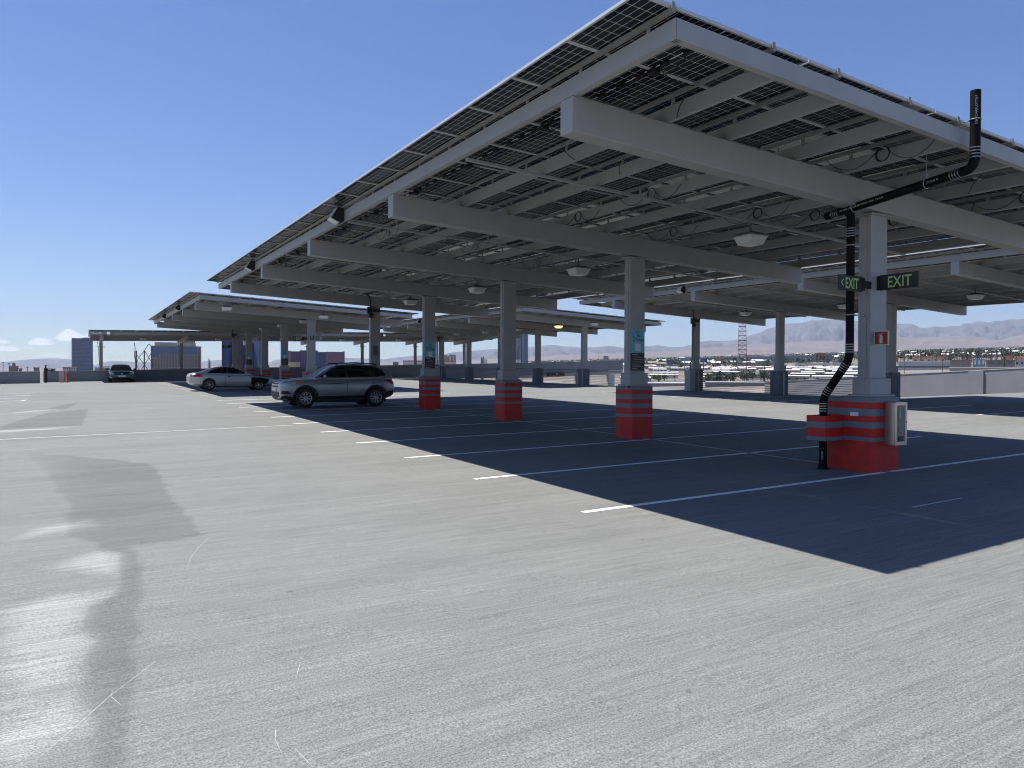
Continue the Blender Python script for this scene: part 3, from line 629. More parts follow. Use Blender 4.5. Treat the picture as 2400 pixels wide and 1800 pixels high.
def exit_side(x, y, z, label, w=.62, h=.24):
    """plate facing -x, fixed to the front face of a post, running towards the camera"""
    r = empty('exit_sign', (x, y, z)); tag(r, label, 'exit sign', 'green on black exit signs')
    mb = MB(); mb.box(x, x+.03, y-w, y, z, z+h); obj('plate', mb, 'sign_dark', r, bevel=.004)
    mb = MB(); mb.box(x-.006, x+.036, y+.004, y+.05, z+.01, z+h-.01); mb.box(x+.005, x+.025, y+.05, y+.09, z+.05, z+h-.05); obj('bracket', mb, 'sign_dark', r)
    mb = MB(); add_text(mb, 'EXIT', (x-.002, y-.14, z+.035), (0, -1, 0), (0, 0, 1), w-.24, h-.07, bold=.012); obj('lettering', mb, 'sign_green', r)
    return r
exit_left(9.885, 7.095, 3.075, 'exit sign with left arrow on the nearest red pedestal post'); exit_side(10.83, 7.06, 3.115, 'exit sign without arrow, at the right of the nearest post')
zB = lambda y: SLY*33.62
exit_left(9.90, 40.86, 3.11+.47, 'small exit sign with left arrow on the first post of the coupe canopy'); exit_side(10.80, 40.69, 3.15+.47, 'narrow exit sign seen edge on at the first post of the coupe canopy')
exit_left(9.66, 63.66, 3.11+.74, 'dim exit sign with left arrow on the last post of the coupe canopy')
# ------------------------------------------------------------------ extinguisher sign and cabinet on the nearest pedestal
r = empty('extinguisher_sign', (10.75, 7.08, 2.25)); tag(r, 'square red sign with a pale fire extinguisher symbol', 'sign')
mb = MB(); mb.box(10.75, 10.77, 6.85, 7.09, 2.25, 2.475); mb.box(10.76, 10.775, 7.09, 7.11, 2.3, 2.42); obj('plate', mb, 'sign_cream', r)
mb = MB(); mb.box(10.747, 10.7495, 6.865, 7.075, 2.265, 2.46); obj('panel', mb, 'sign_red', r)
def yz(pts, x=10.745): return [(x, 6.97-(a-.5)*.21, 2.265+b_*.195) for a, b_ in pts]
mb = MB(); n = 14
body = [(.38, .07), (.62, .07)]+[(.62, .62)]+[(.5+.12*math.cos(R(a)), .62+.12*math.sin(R(a))) for a in range(15, 180, 15)]+[(.38, .62)]
for P_ in (body, [(.46, .74), (.54, .74), (.54, .83), (.46, .83)], [(.40, .80), (.62, .90), (.66, .86), (.46, .80)], [(.46, .83), (.36, .80), (.32, .72), (.36, .71), (.40, .77), (.48, .79)]): mb.add(yz(P_), [tuple(range(len(P_)))])
obj('symbol', mb, 'sign_cream', r)
r = empty('extinguisher_cabinet', (10.95, 6.85, .69)); tag(r, 'stainless steel fire extinguisher cabinet on the front of the nearest pedestal', 'cabinet')
mb = MB(); x0, x1, y0, y1, z0, z1 = 10.80, 11.11, 6.755, 6.938, .69, 1.36; mb.box(x0, x1, y0+.012, y1, z0, z1); obj('box', mb, 'stainless', r, bevel=.006)
d = MB()
for a in ((x0, x0+.045, z0, z1), (x1-.045, x1, z0, z1), (x0+.045, x1-.045, z0, z0+.06), (x0+.045, x1-.045, z1-.05, z1)): d.box(a[0], a[1], y0, y0+.0095, a[2], a[3])
dr = obj('door', d, 'stainless', r, bevel=.003)
mb = MB(); mb.box(x0+.045, x1-.045, y0+.005, y0+.0085, z0+.06, z1-.05); obj('window', mb, mat('cabinet_glass', (.10, .115, .11), .08, spec=.6), dr)
mb = MB(); mb.box(x0+.10, x0+.13, y0-.004, y0+.004, z0+.42, z0+.60); mb.tube([(x0+.10, y0, z0+.45), (x0+.085, y0, z0+.3), (x0+.11, y0, z0+.22), (x0+.18, y0, z0+.2)], .006, 6); obj('hose', mb, mat('pale_plastic', (.45, .47, .42), .5), dr)
mb = MB(); mb.box(x0+.09, x0+.21, y0-.003, y0+.004, z0+.065, z0+.14); obj('foot_label', mb, 'sign_black', dr)
mb = MB(); mb.lathe([(0, 0), (.010, 0), (.010, .008), (0, .008)], 10, lambda x, y, z: (x1-.022+x, y0-z, z0+.36+y)); obj('lock', mb, 'black_plastic', dr)
mb = MB(); mb.box(10.516, 10.5195, 7.19, 7.33, 1.135, 1.195); tag(obj('asset_label', mb, 'sign_white'), 'small white label on the side of the nearest pedestal', 'label')

# ------------------------------------------------------------------ drain / vent pipe at the nearest post
r = empty('drain_pipe', (10.3, 7.66, gz(10.3, 7.66))); tag(r, 'black cast iron drain pipe with steel couplings rising beside the nearest post', 'pipe'); PR = .062; mat('coupling_steel', (.34, .34, .34), .3, metal=.6)
def bend(a, b_, c, rad, n=6):
    a, b_, c = Vector(a), Vector(b_), Vector(c); p = b_+(a-b_).normalized()*rad; q = b_+(c-b_).normalized()*rad
    return [(1-t)**2*p+2*t*(1-t)*b_+t*t*q for t in np.linspace(0, 1, n)]
A0, A1, A2, A3 = (10.3, 7.66, .26), (10.3, 7.66, 1.42), (10.3, 7.20, 2.03), (10.3, 7.20, 4.26)
path = [A0]+bend(A0, A1, A2, .12)+bend(A1, A2, A3, .12)+[A3]; mb = MB(); mb.tube(path, PR, 16); obj('riser', mb, 'pipe_black', r)
H0, H1, H2 = (10.28, 7.62, 4.325), (9.84, 5.13, 4.44), (9.84, 5.13, 5.42)
mb = MB(); mb.tube([H0]+bend(H0, H1, H2, .14, 8)+[H2], PR, 16); mb.tube([A3, (10.22, 7.22, 4.34)], PR*1.05, 14); obj('cross_pipe', mb, 'pipe_black', r)
def coupling(p, d, ln=.12):
    cp = MB(); p, d = Vector(p), Vector(d).normalized()
    for s in np.linspace(-.5, .5, 4): cp.tube([p+d*(s*ln-.006), p+d*(s*ln+.006)], PR+.006, 16)
    obj('coupling', cp, 'coupling_steel', r)
for p, d in (((10.3, 7.66, 1.26), (0, 0, 1)), ((10.3, 7.575, 1.53), (0, -.46, .61)), ((10.3, 7.29, 1.91), (0, -.46, .61)), ((10.3, 7.20, 2.2), (0, 0, 1)), ((10.3, 7.20, 4.0), (0, 0, 1)), ((9.84, 5.13, 4.63), (0, 0, 1)), ((9.885, 5.38, 4.428), (-.17, -1, .04)), ((10.245, 7.42, 4.334), (-.17, -1, .04))): coupling(p, d)
hg = MB()
def hanger(t):
    p = Vector(H0).lerp(Vector(H1), t); hg.tube([p+Vector((PR*1.12*math.cos(a), 0, PR*1.12*math.sin(a))) for a in np.linspace(0, 2*math.pi, 18)[:-1]], .008, 6, closed=True); hg.box(p.x-.03, p.x+.03, p.y-.012, p.y+.012, p.z+PR, p.z+PR+.07); hg.tube([(p.x, p.y, p.z+PR+.05), (p.x, p.y, zbm(p.x, p.y)+BH+.1)], .005, 6)
hanger(.22); hanger(.72)
for z in (2.72, 3.8): hg.tube([(10.3+PR*1.1*math.cos(a), 7.2+PR*1.1*math.sin(a), z) for a in np.linspace(0, 2*math.pi, 18)[:-1]], .013, 6, closed=True); hg.box(10.36, 10.67, 7.19, 7.21, z-.012, z+.012)
hg.tube([(9.84+PR*1.1*math.cos(a), 5.13+PR*1.1*math.sin(a), 5.05) for a in np.linspace(0, 2*math.pi, 18)[:-1]], .006, 6, closed=True); hg.tube([(9.84, 5.19, 5.05), (9.8, 5.27, 5.05)], .006, 6)
obj('hanger', hg, 'galvanised', r)
ft = MB(); ft.lathe([(.12, .255), (.12, .27), (.075, .28), (.07, .33)], 16, lambda x, y, z: (x+10.3, y+7.66, z)); obj('foot_flange', ft, 'pipe_black', r)
dH = (Vector(H1)-Vector(H0)).normalized(); nH = Vector((-1, 0, 0)); nH = (nH-dH*nH.dot(dH)).normalized(); uH = dH.cross(nH); uH = uH if uH.z > 0 else -uH
dv = Vector((-.78, -.62, 0)).normalized(); sv_ = Vector((-.62, .78, 0))
def print_on(txt, O, X, Y, h): tx = MB(); add_text(tx, txt, O, X, Y, None, h); obj('printed_text', tx, 'print_grey', r)
print_on('NO HUB  USA  CISPI 301 NSF U.P. CODE  CSA B70', Vector(H0)+dH*.34+nH*(PR+.0012)-uH*.022, dH, uH, .026)
print_on('29/25 06 35', Vector(H0)+dH*1.88+nH*(PR+.0012)-uH*.022, dH, uH, .026)
print_on('USA CHARLOTTE P', Vector((9.84, 5.13, 4.98))+dv*(PR+.0012)-sv_*.012, (0, 0, 1), sv_, .03)
print_on('CISPI 301', Vector((10.3, 7.66, .42))+dv*(PR+.0012), (0, 0, 1), sv_, .026)
# steel guard box round the foot of the pipe, striped like the pedestal
r = empty('pipe_guard', (10.29, 7.63, .69)); tag(r, 'red and grey striped guard box round the drain pipe foot', 'guard')
gx0, gx1, gy0, gy1 = 10.07, 10.515, 7.46, 7.80
def guard(bands):
    mb = MB()
    for a, b_ in bands:
        for q in ((gx0, gx0+.02, gy0, gy1), (gx0+.02, gx1, gy0, gy0+.02), (gx0+.02, gx1, gy1-.02, gy1)): mb.box(*q, .26+a, .26+b_)
    return mb
obj('guard_wall', guard([(.537, .68), (.775, .872)]), 'red_stripe', r); tag(obj('stripe', guard([(.475, .537), (.68, .775)]), 'bluegrey_stripe', r))
mb = MB()
# ------------------------------------------------------------------ pay to park posters
def poster(x, y, z, label, w=.39):
    r = empty('pay_sign', (x+w/2, y, z)); tag(r, label, 'pay sign', 'blue and black pay to park signs on the posts')
    mb = MB(); mb.box(x, x+w, y, y+.012, z+.40, z+.92); obj('blue_panel', mb, 'sign_cyan', r)
    mb = MB(); mb.box(x, x+w, y-.002, y+.012, z, z+.397); obj('black_panel', mb, 'sign_black', r)
    mb = MB(); yy = y-.0015
    add_text(mb, 'AREA15', (x+.12, yy, z+.845), (1, 0, 0), (0, 0, 1), .15, .035, bold=.01)
    add_text(mb, 'PAY', (x+.165, yy, z+.745), (1, 0, 0), (0, 0, 1), .12, .07, shear=.3, bold=.02); add_text(mb, 'TO PARK', (x+.14, yy, z+.655), (1, 0, 0), (0, 0, 1), .235, .07, shear=.3, bold=.02)
    # round parking badge with wave marks
    cx, cz = x+.085, z+.735
    ring_ = [(cx+.042*math.cos(a), yy, cz+.042*math.sin(a)) for a in np.linspace(0, 2*math.pi, 20)[:-1]]; ri = [(cx+.032*math.cos(a), yy, cz+.032*math.sin(a)) for a in np.linspace(0, 2*math.pi, 20)[:-1]]; n = 19
    mb.add(ring_+ri, [(i, (i+1) % n, n+(i+1) % n, n+i) for i in range(n)]); add_text(mb, 'P', (cx-.014, yy, cz-.02), (1, 0, 0), (0, 0, 1), None, .04, bold=.02)
    for q in (0, 1): mb.add([(cx-.035+.035*q, yy, cz-.06), (cx-.015+.035*q, yy, cz-.06), (cx-.02+.035*q, yy, cz-.085), (cx-.04+.035*q, yy, cz-.085)], [(0, 1, 2, 3)])
    obj('lettering', mb, 'sign_ink', r)
    mb = MB(); rbox(mb, 0, .16, 0, .17, 0, .002, .02); mb.v = [(x+.115+a, yy-c, z+.435+b_) for a, b_, c in mb.v]; obj('plain_tile', mb, 'sign_white', r)
    mb = MB(); yy = y-.0035
    for a, b_, c, h in ((.03, .20, .355, .010), (.08, .32, .30, .007), (.08, .34, .245, .007), (.08, .33, .19, .007), (.03, .25, .12, .009), (.03, .35, .085, .005), (.03, .19, .035, .010)): mb.add([(x+a, yy, z+c), (x+b_, yy, z+c), (x+b_, yy, z+c+h), (x+a, yy, z+c+h)], [(0, 1, 2, 3)])
    for q, c in zip('123', (.295, .24, .185)): add_text(mb, q, (x+.035, yy, z+c-.003), (1, 0, 0), (0, 0, 1), None, .022)
    obj('small_print', mb, 'print_grey', r)
yb = lambda k: 6.99+DY*k+.16-.105-.0135
poster(10.515, yb(1), 1.865, 'blue and black pay to park sign on the second red pedestal post'); poster(10.515, yb(3), 1.965, 'blue and black pay to park sign on the fourth post, right of the silver crossover')
poster(10.515, yb(1)+33.62, 2.30, 'small pay to park sign on the second post of the coupe canopy'); poster(10.515, yb(3)+33.62, 2.42, 'small pay to park sign on the fourth post of the coupe canopy')
# ------------------------------------------------------------------ dark service gear at the post tops
def gear(x, y, z, label, s=1.):
    r = empty('camera_unit', (x, y, z)); tag(r, label, 'camera unit', 'black camera and junction boxes at the post tops')
    mb = MB(); mb.box(x-.30*s, x-.08*s, y-.14, y-.02, z-.28*s, z); mb.box(x-.02, x+.24*s, y-.16, y-.04, z-.19*s, z-.05); obj('junction_box', mb, 'black_plastic', r, bevel=.01)
    mb = MB(); mb.lathe([(0, -.46*s), (.07*s, -.44*s), (.105*s, -.36*s), (.105*s, -.30*s), (.06*s, -.28*s)], 14, lambda a, b_, c: (x-.14*s+a, y-.12+b_, z+c)); obj('dome', mb, 'black_plastic', r)
    mb = MB(); mb.tube([(x-.16, y-.08, z-.02), (x-.15, y-.10, z+.25), (x-.2, y-.07, z+.48), (x-.4, y+.02, z+.62)], .022, 8); obj('conduit', mb, 'black_rubber', r)
gear(10.60, 6.99+DY*4+.03, zbm(10.7, 30)-.06, 'black dome camera and boxes atop the last post of the nearest canopy')
gear(10.60, 6.99+DY*4+33.65, lz(10.7, 63.5, dB)-.06, 'small black camera box on the last post of the coupe canopy', .8)
gear(29.1, 6.99+DY*4-.02, lz(29.1, 29.8, dC)-.05, 'black camera box at the top of the leftmost post of the right-hand canopy', 1.1)
gear(29.1, 6.99+DY*4+33.6, lz(29.1, 63.5, dD)-.05, 'black camera box on the farthest post of the middle canopy', 1.0)
for dd, lb in ((dC, 'grey electrical cabinet on the leftmost pedestal of the right-hand canopy'), (dD, 'grey electrical cabinet beside the farthest post of the middle canopy')):
    x, y = 10.3+dd.x, 6.99+DY*4+.1+dd.y; z0 = gz(x, y); r = empty('electric_cabinet', (x, y, z0)); tag(r, lb, 'cabinet')
    mb = MB(); mb.box(x-.28, x+.1, y-.25, y+.2, z0, z0+1.15); obj('box', mb, 'grey_paint', r, bevel=.01); mb = MB(); mb.tube([(x-.1, y-.05, z0+1.14), (x-.12, y-.05, z0+1.5), (x+.1, y, z0+1.75), (x+.12, y, z0+3.6)], .03, 8); obj('conduit', mb, 'grey_paint_dark', r)
# small dark conduit box on the fifth post
mb = MB(); y = yb(4); mb.box(10.62, 10.78, y-.06, y, 2.55, 2.95); tag(obj('switch_box', mb, 'grey_paint_dark', bevel=.008), 'small grey switch box on the post behind the silver crossover', 'switch box')

# ------------------------------------------------------------------ cable railings along the ramp edge
def railing(y0, y1, label, x=29.25):
    r = empty('cable_railing', (x, (y0+y1)/2, gz(x, (y0+y1)/2))); tag(r, label, 'railing', 'cable railings along the ramp edge')
    for q in (y0, y1): mb = MB(); z = gz(x, q); mb.box(x-.03, x+.03, q-.03, q+.03, z-.05, z+1.1); obj('post', mb, 'grey_paint', r)
    for i in range(10):
        h = .10+.105*i; mb = MB(); mb.tube([(x, y0, gz(x, y0)+h), (x, y1, gz(x, y1)+h)], .011 if i < 9 else .022, 6); obj('cable' if i < 9 else 'top_rail', mb, 'grey_paint_dark', r)
for y0, y1, s in ((18.75, 23.95, 'between the two right-hand pedestals behind the nearest post'), (24.7, 29.7, 'between the dark pedestals in the gap of the city view'), (36.0, 40.6, 'right of the first middle canopy pedestal'), (41.3, 46.4, 'between the first and second middle canopy pedestals'), (47.0, 52.1, 'between the second and third middle canopy pedestals'), (52.7, 57.8, 'between the third and fourth middle canopy pedestals'), (58.4, 63.5, 'at the far end of the middle canopy')): railing(y0, y1, 'grey cable railing '+s)
# low service sign on the ramp wall
r = empty('clearance_bar', (40, 59.7, 1.7)); tag(r, 'dark clearance bar with a red brown underside below the grey upper ramp wall', 'clearance bar')
mb = MB(); mb.box(38.98, 40.85, 59.7, 59.95, 1.68, 1.91); obj('bar', mb, 'sign_black', r); mb = MB(); mb.box(38.98, 40.85, 59.69, 59.95, 1.58, 1.675); obj('lower_edge', mb, mat('red_brown', (.22, .05, .035), .6), r); mb = MB(); mb.box(39.85, 40.0, 59.67, 59.696, 1.75, 1.86); obj('plate', mb, 'sign_cream', r)
# ------------------------------------------------------------------ cars
from mathutils.bvhtree import BVHTree
mat('car_silver', (.30, .31, .33), .30, metal=.5, coat=.6, spec=.5); mat('car_silver_warm', (.50, .50, .50), .30, metal=.45, coat=.6)
mat('car_charcoal', (.045, .05, .06), .28, metal=.4, coat=.7); mat('car_black', (.006, .006, .007), .6, spec=.2)
mat('car_glass', (.010, .012, .014), .05, spec=.6); mat('car_trim', (.012, .012, .013), .6); mat('alloy', (.50, .50, .51), .3, metal=.8)
mat('chrome', (.62, .63, .64), .15, metal=.95); mat('lamp_clear', (.55, .57, .60), .12, metal=.4, spec=.7); mat('lamp_red', (.45, .012, .010), .18, spec=.6); mat('lamp_amber', (.65, .14, .01), .2)
mat('plate_white', (.55, .60, .60), .4); mat('hub_dark', (.03, .03, .032), .5, metal=.4); mat('seat_grey', (.14, .14, .14), .8)
def subsurf_mesh(vs, fs, lvl=2, cutters=None):
    me = bpy.data.meshes.new('t'); me.from_pydata(vs, [], fs); me.polygons.foreach_set('use_smooth', [True]*len(fs)); bm = bmesh.new(); bm.from_mesh(me); bmesh.ops.recalc_face_normals(bm, faces=bm.faces); bm.to_mesh(me); bm.free()
    ob = bpy.data.objects.new('t', me); COL.objects.link(ob); md = ob.modifiers.new('s', 'SUBSURF'); md.levels = lvl; md.render_levels = lvl
    cob = None
    if cutters:
        cm = cutters.mesh('c'); cob = bpy.data.objects.new('c', cm); COL.objects.link(cob); bo = ob.modifiers.new('b', 'BOOLEAN'); bo.operation = 'DIFFERENCE'; bo.solver = 'EXACT'; bo.object = cob
    dg = bpy.context.evaluated_depsgraph_get(); dg.update(); out = bpy.data.meshes.new_from_object(ob.evaluated_get(dg))
    for q in (ob, cob):
        if q: m_ = q.data; bpy.data.objects.remove(q); bpy.data.meshes.remove(m_)
    return out
def loft(st, ringfn):
    vs = []; fs = []; n = None
    for s in st:
        h = ringfn(*s); ring = [(s[0], -y, z) for y, z in h]+[(s[0], y, z) for y, z in h[::-1] if abs(y) > 1e-6]
        # drop duplicate centre points, keep one at each end
        n = len(ring); vs += ring
    for i in range(len(st)-1):
        for k in range(n): fs.append((i*n+k, i*n+(k+1) % n, (i+1)*n+(k+1) % n, (i+1)*n+k))
    fs.append(tuple(range(n))[::-1]); fs.append(tuple(range((len(st)-1)*n, len(st)*n))); return vs, fs
def bvh_of(me): return BVHTree.FromPolygons([v.co for v in me.vertices], [p.vertices for p in me.polygons])
def patch(bvh, poly, O, U_, V_, d, off=.004, cuts=3):
    """project a flat outline along d on to a body surface"""
    O, U_, V_, d = Vector(O), Vector(U_), Vector(V_), Vector(d).normalized(); bm = bmesh.new()
    f = bm.faces.new([bm.verts.new((a, b_, 0)) for a, b_ in poly]); bmesh.ops.triangulate(bm, faces=[f])
    bmesh.ops.subdivide_edges(bm, edges=bm.edges[:], cuts=cuts, use_grid_fill=True); mb = MB(); idx = {}
    for v in bm.verts:
        p = O+U_*v.co.x+V_*v.co.y; h = bvh.ray_cast(p-d*5, d, 10)
        if h[0] is None: hp = bvh.find_nearest(p); h = hp
        idx[v.index] = len(mb.v)
        nn = h[1] if h[1].dot(d) < 0 else -h[1]; mb.v.append(tuple(h[0]+nn*off))
    bm.verts.index_update()
    for fc in bm.faces: mb.f.append(tuple(v.index for v in fc.verts)); mb.sm.append(True)
    bm.free(); return mb
def wheel_parts(root, x, y, r, wd, spokes, side, label=None, fork=True):
    w = obj('wheel', MB().lathe([(0, -wd*.4), (r*.62, -wd*.4), (r*.62, wd*.28), (0, wd*.28)], 24, lambda a, b_, c: (x+a, y+c*side, r+b_)), 'hub_dark', root)
    obj('tyre', MB().lathe([(r*.66, -wd/2), (r*.9, -wd*.52), (r, -wd*.36), (r, wd*.36), (r*.92, wd*.52), (r*.66, wd*.5)], 36, lambda a, b_, c: (x+a, y+c*side, r+b_)), 'black_rubber', w)
    m = MB(); m.lathe([(r*.60, wd*.30), (r*.64, wd*.49), (r*.675, wd*.49), (r*.675, wd*.2)], 36, lambda a, b_, c: (x+a, y+c*side, r+b_)); m.lathe([(0, wd*.44), (r*.12, wd*.42), (r*.14, wd*.3)], 16, lambda a, b_, c: (x+a, y+c*side, r+b_))
    yy = y+side*wd*.36
    for k in range(spokes):
        a = 2*math.pi*k/spokes+.3; ca, sa = math.cos(a), math.sin(a)
        def q(rad, off, dy): return (x+rad*ca-off*sa, yy+side*dy, r+rad*sa+off*ca)
        w0, w1 = r*.055, r*.035
        if fork:
            m.hexa([q(r*.08, -w0, 0), q(r*.38, -w1, 0), q(r*.38, w1, 0), q(r*.08, w0, 0), q(r*.08, -w0, .03), q(r*.38, -w1, .035), q(r*.38, w1, .035), q(r*.08, w0, .03)])
            for s in (-1, 1): m.hexa([q(r*.34, s*.005-.006, 0), q(r*.63, s*r*.13-w1*.6, 0), q(r*.63, s*r*.13+w1*.6, 0), q(r*.34, s*.005+.012, 0), q(r*.34, s*.005-.006, .032), q(r*.63, s*r*.13-w1*.6, .034), q(r*.63, s*r*.13+w1*.6, .034), q(r*.34, s*.005+.012, .032)])
        else: m.hexa([q(r*.08, -w0, 0), q(r*.63, -w0*1.2, 0), q(r*.63, w0*1.2, 0), q(r*.08, w0, 0), q(r*.08, -w0, .03), q(r*.63, -w0*1.2, .034), q(r*.63, w0*1.2, .034), q(r*.08, w0, .03)])
    obj('rim', m, 'alloy', w)
def build_car(name, label, P, loc, rot):
    root = empty(name, (0, 0, 0)); tag(root, label, 'car', 'cars parked on the roof deck')
    def br(x, zt, zb, w):
        h = zt-zb
        return [(0, zb), (.78*w, zb), (.95*w, zb+.07), (w, zb+.40*h), (.99*w, zb+.74*h), (.965*w, zt-.085*min(1, h/.6)), (.88*w, zt-.012), (.5*w, zt+P['crown']*.6), (0, zt+P['crown'])]
    ra = P['arch']; cut = MB()
    for x in (P['wb']/2, -P['wb']/2):
        for s in (-1, 1): cut.lathe([(0, 0), (ra, 0), (ra, .5), (0, .5)], 40, lambda a, b_, c: (x+a, s*(P['w']-.27+c), P['r']+.015+b_))
    vs, fs = loft(P['body'], br); full = subsurf_mesh(vs, fs); bv = bvh_of(full); body = subsurf_mesh(vs, fs, 2, cut)
    body.materials.clear(); body.materials.append(MATS[P['paint']]); bo = obj('body', None, None, root, loc=(0, 0, 0), share=body)
    def gr(x, zr, wr, wbs):
        zb = P['belt']; t = max(0., min(1., (zr-zb)/(P['roof']-zb))); wt = wbs+(wr-wbs)*t
        return [(0, zb-.12), (wbs*.97, zb-.12), (wbs, zb-.03), (wbs+(wt-wbs)*.45, zb+(zr-zb)*.5), (wt*1.005, zr-.07*t), (wt*.94, zr-.008), (wt*.5, zr+.012*t), (0, zr+.018*t)]
    vs, fs = loft(P['cabin'], gr); cab = subsurf_mesh(vs, fs); cv = bvh_of(cab); cab.materials.clear(); cab.materials.append(MATS[P.get('cabin_paint', P['paint'])]); obj('cabin', None, None, root, loc=(0, 0, 0), share=cab)
    side = lambda b_, poly, s, off=.005, cuts=3: patch(b_, poly, (0, s*1.5, 0), (1, 0, 0), (0, 0, 1), (0, -s, 0), off, cuts)
    for s in (-1, 1):
        if P.get('winback'): obj('window_surround', side(cv, P['winback'], s, .003), 'car_trim', root)
        for wn in P['windows']: obj('window', side(cv, wn, s, .007), 'car_glass', root)
        for poly, m_, nm in P['side_patches']: obj(nm, side(bv, poly, s, .005), m_, root)
        for x0, z0, x1, z1 in P['seams']:
            pts = []
            for t in np.linspace(0, 1, 9):
                h = bv.ray_cast(Vector((x0+(x1-x0)*t, s*2, z0+(z1-z0)*t)), Vector((0, -s, 0)), 4)
                if h[0]: pts.append(h[0]+Vector((0, s*.001, 0)))
            if len(pts) > 1: obj('door_seam', MB().tube(pts, .006, 5), 'car_trim', root)
        if P.get('clad'):
            for x in (P['wb']/2, -P['wb']/2):
                ring_ = MB()
                for k in range(16):
                    a0, a1 = R(-12+12.75*k), R(-12+12.75*(k+1)); c = [(x+q*math.cos(a), P['r']+.015+q*math.sin(a)) for q, a in ((ra-.005, a0), (ra+.062, a0), (ra+.062, a1), (ra-.005, a1))]; p_ = side(bv, c, s, .012, 1); ring_.add(p_.v, p_.f, True)
                obj('arch_trim', ring_, 'car_trim', root)
        for x, z in P['handles']:
            h = bv.ray_cast(Vector((x, s*2, z)), Vector((0, -s, 0)), 4)
            if h[0]: y = h[0].y; mb = MB(); mb.box(x-.09, x+.09, min(y-s*.01, y+s*.03), max(y-s*.01, y+s*.03), z-.018, z+.018); obj('door_handle', mb, P.get('handle_mat', P['paint']), root, bevel=.01)
        mx, my, mz = P['mirror']; mb = MB(); mb.lathe([(0, -.12), (.06, -.10), (.085, -.02), (.08, .06), (.04, .10), (0, .11)], 12, lambda a, b_, c: (mx+a*.75, s*(my+c), mz+b_*.95)); mb.tube([(mx+.02, s*(my-.2), mz-.09), (mx, s*(my-.05), mz-.04)], .025, 6); obj('mirror', mb, P.get('mirror_mat', P['paint']), root)
    obj('windscreen', patch(cv, P['screen'], (3, 0, 0), (0, 1, 0), (0, 0, 1), (-1, 0, -.25), .006, 4), 'car_glass', root)
    obj('rear_window', patch(cv, P['back'], (-3, 0, 0), (0, 1, 0), (0, 0, 1), (1, 0, -.25), .006, 4), 'car_glass', root)
    for poly, m_, nm, org, u, v, d in P['patches']: obj(nm, patch(bv, poly, org, u, v, d, .006 if nm not in ('licence_plate', 'badge') else .014, 3), m_, root)
    for x in (P['wb']/2, -P['wb']/2):
        for s in (-1, 1):
            wheel_parts(root, x, s*(P['w']-.125), P['r'], .22, P['spokes'], s, fork=P.get('fork', True)); mb = MB(); mb.box(x-ra, x+ra, min(s*(P['w']-.28), s*.3), max(s*(P['w']-.28), s*.3), .12, P['r']+ra*.9)
    mb = MB(); mb.box(-P['wb']/2-.5, P['wb']/2+.5, -P['w']+.32, P['w']-.32, .17, .40); obj('underbody', mb, 'car_trim', root)
    if P.get('rails'):
        for s in (-1, 1): obj('roof_rail', MB().tube([(x, s*y, z) for x, y, z in P['rails']], .022, 8), 'car_trim', root)
    root.location = loc; root.rotation_euler = (R(P.get('rx', 0)), 0, rot); LOC[root.name] = Vector(loc); return root
FR = lambda poly: (poly, (3, 0, 0), (0, 1, 0), (0, 0, 1), (-1, 0, 0))
def front(poly, m_, nm, d=(-1, 0, 0)): return (poly, m_, nm, (3, 0, 0), (0, 1, 0), (0, 0, 1), d)
def rear(poly, m_, nm, d=(1, 0, 0)): return (poly, m_, nm, (-3, 0, 0), (0, 1, 0), (0, 0, 1), d)
def mir(fn, poly, m_, nm, **k): return [fn(poly, m_, nm, **k), fn([(-a, b_) for a, b_ in poly][::-1], m_, nm, **k)]
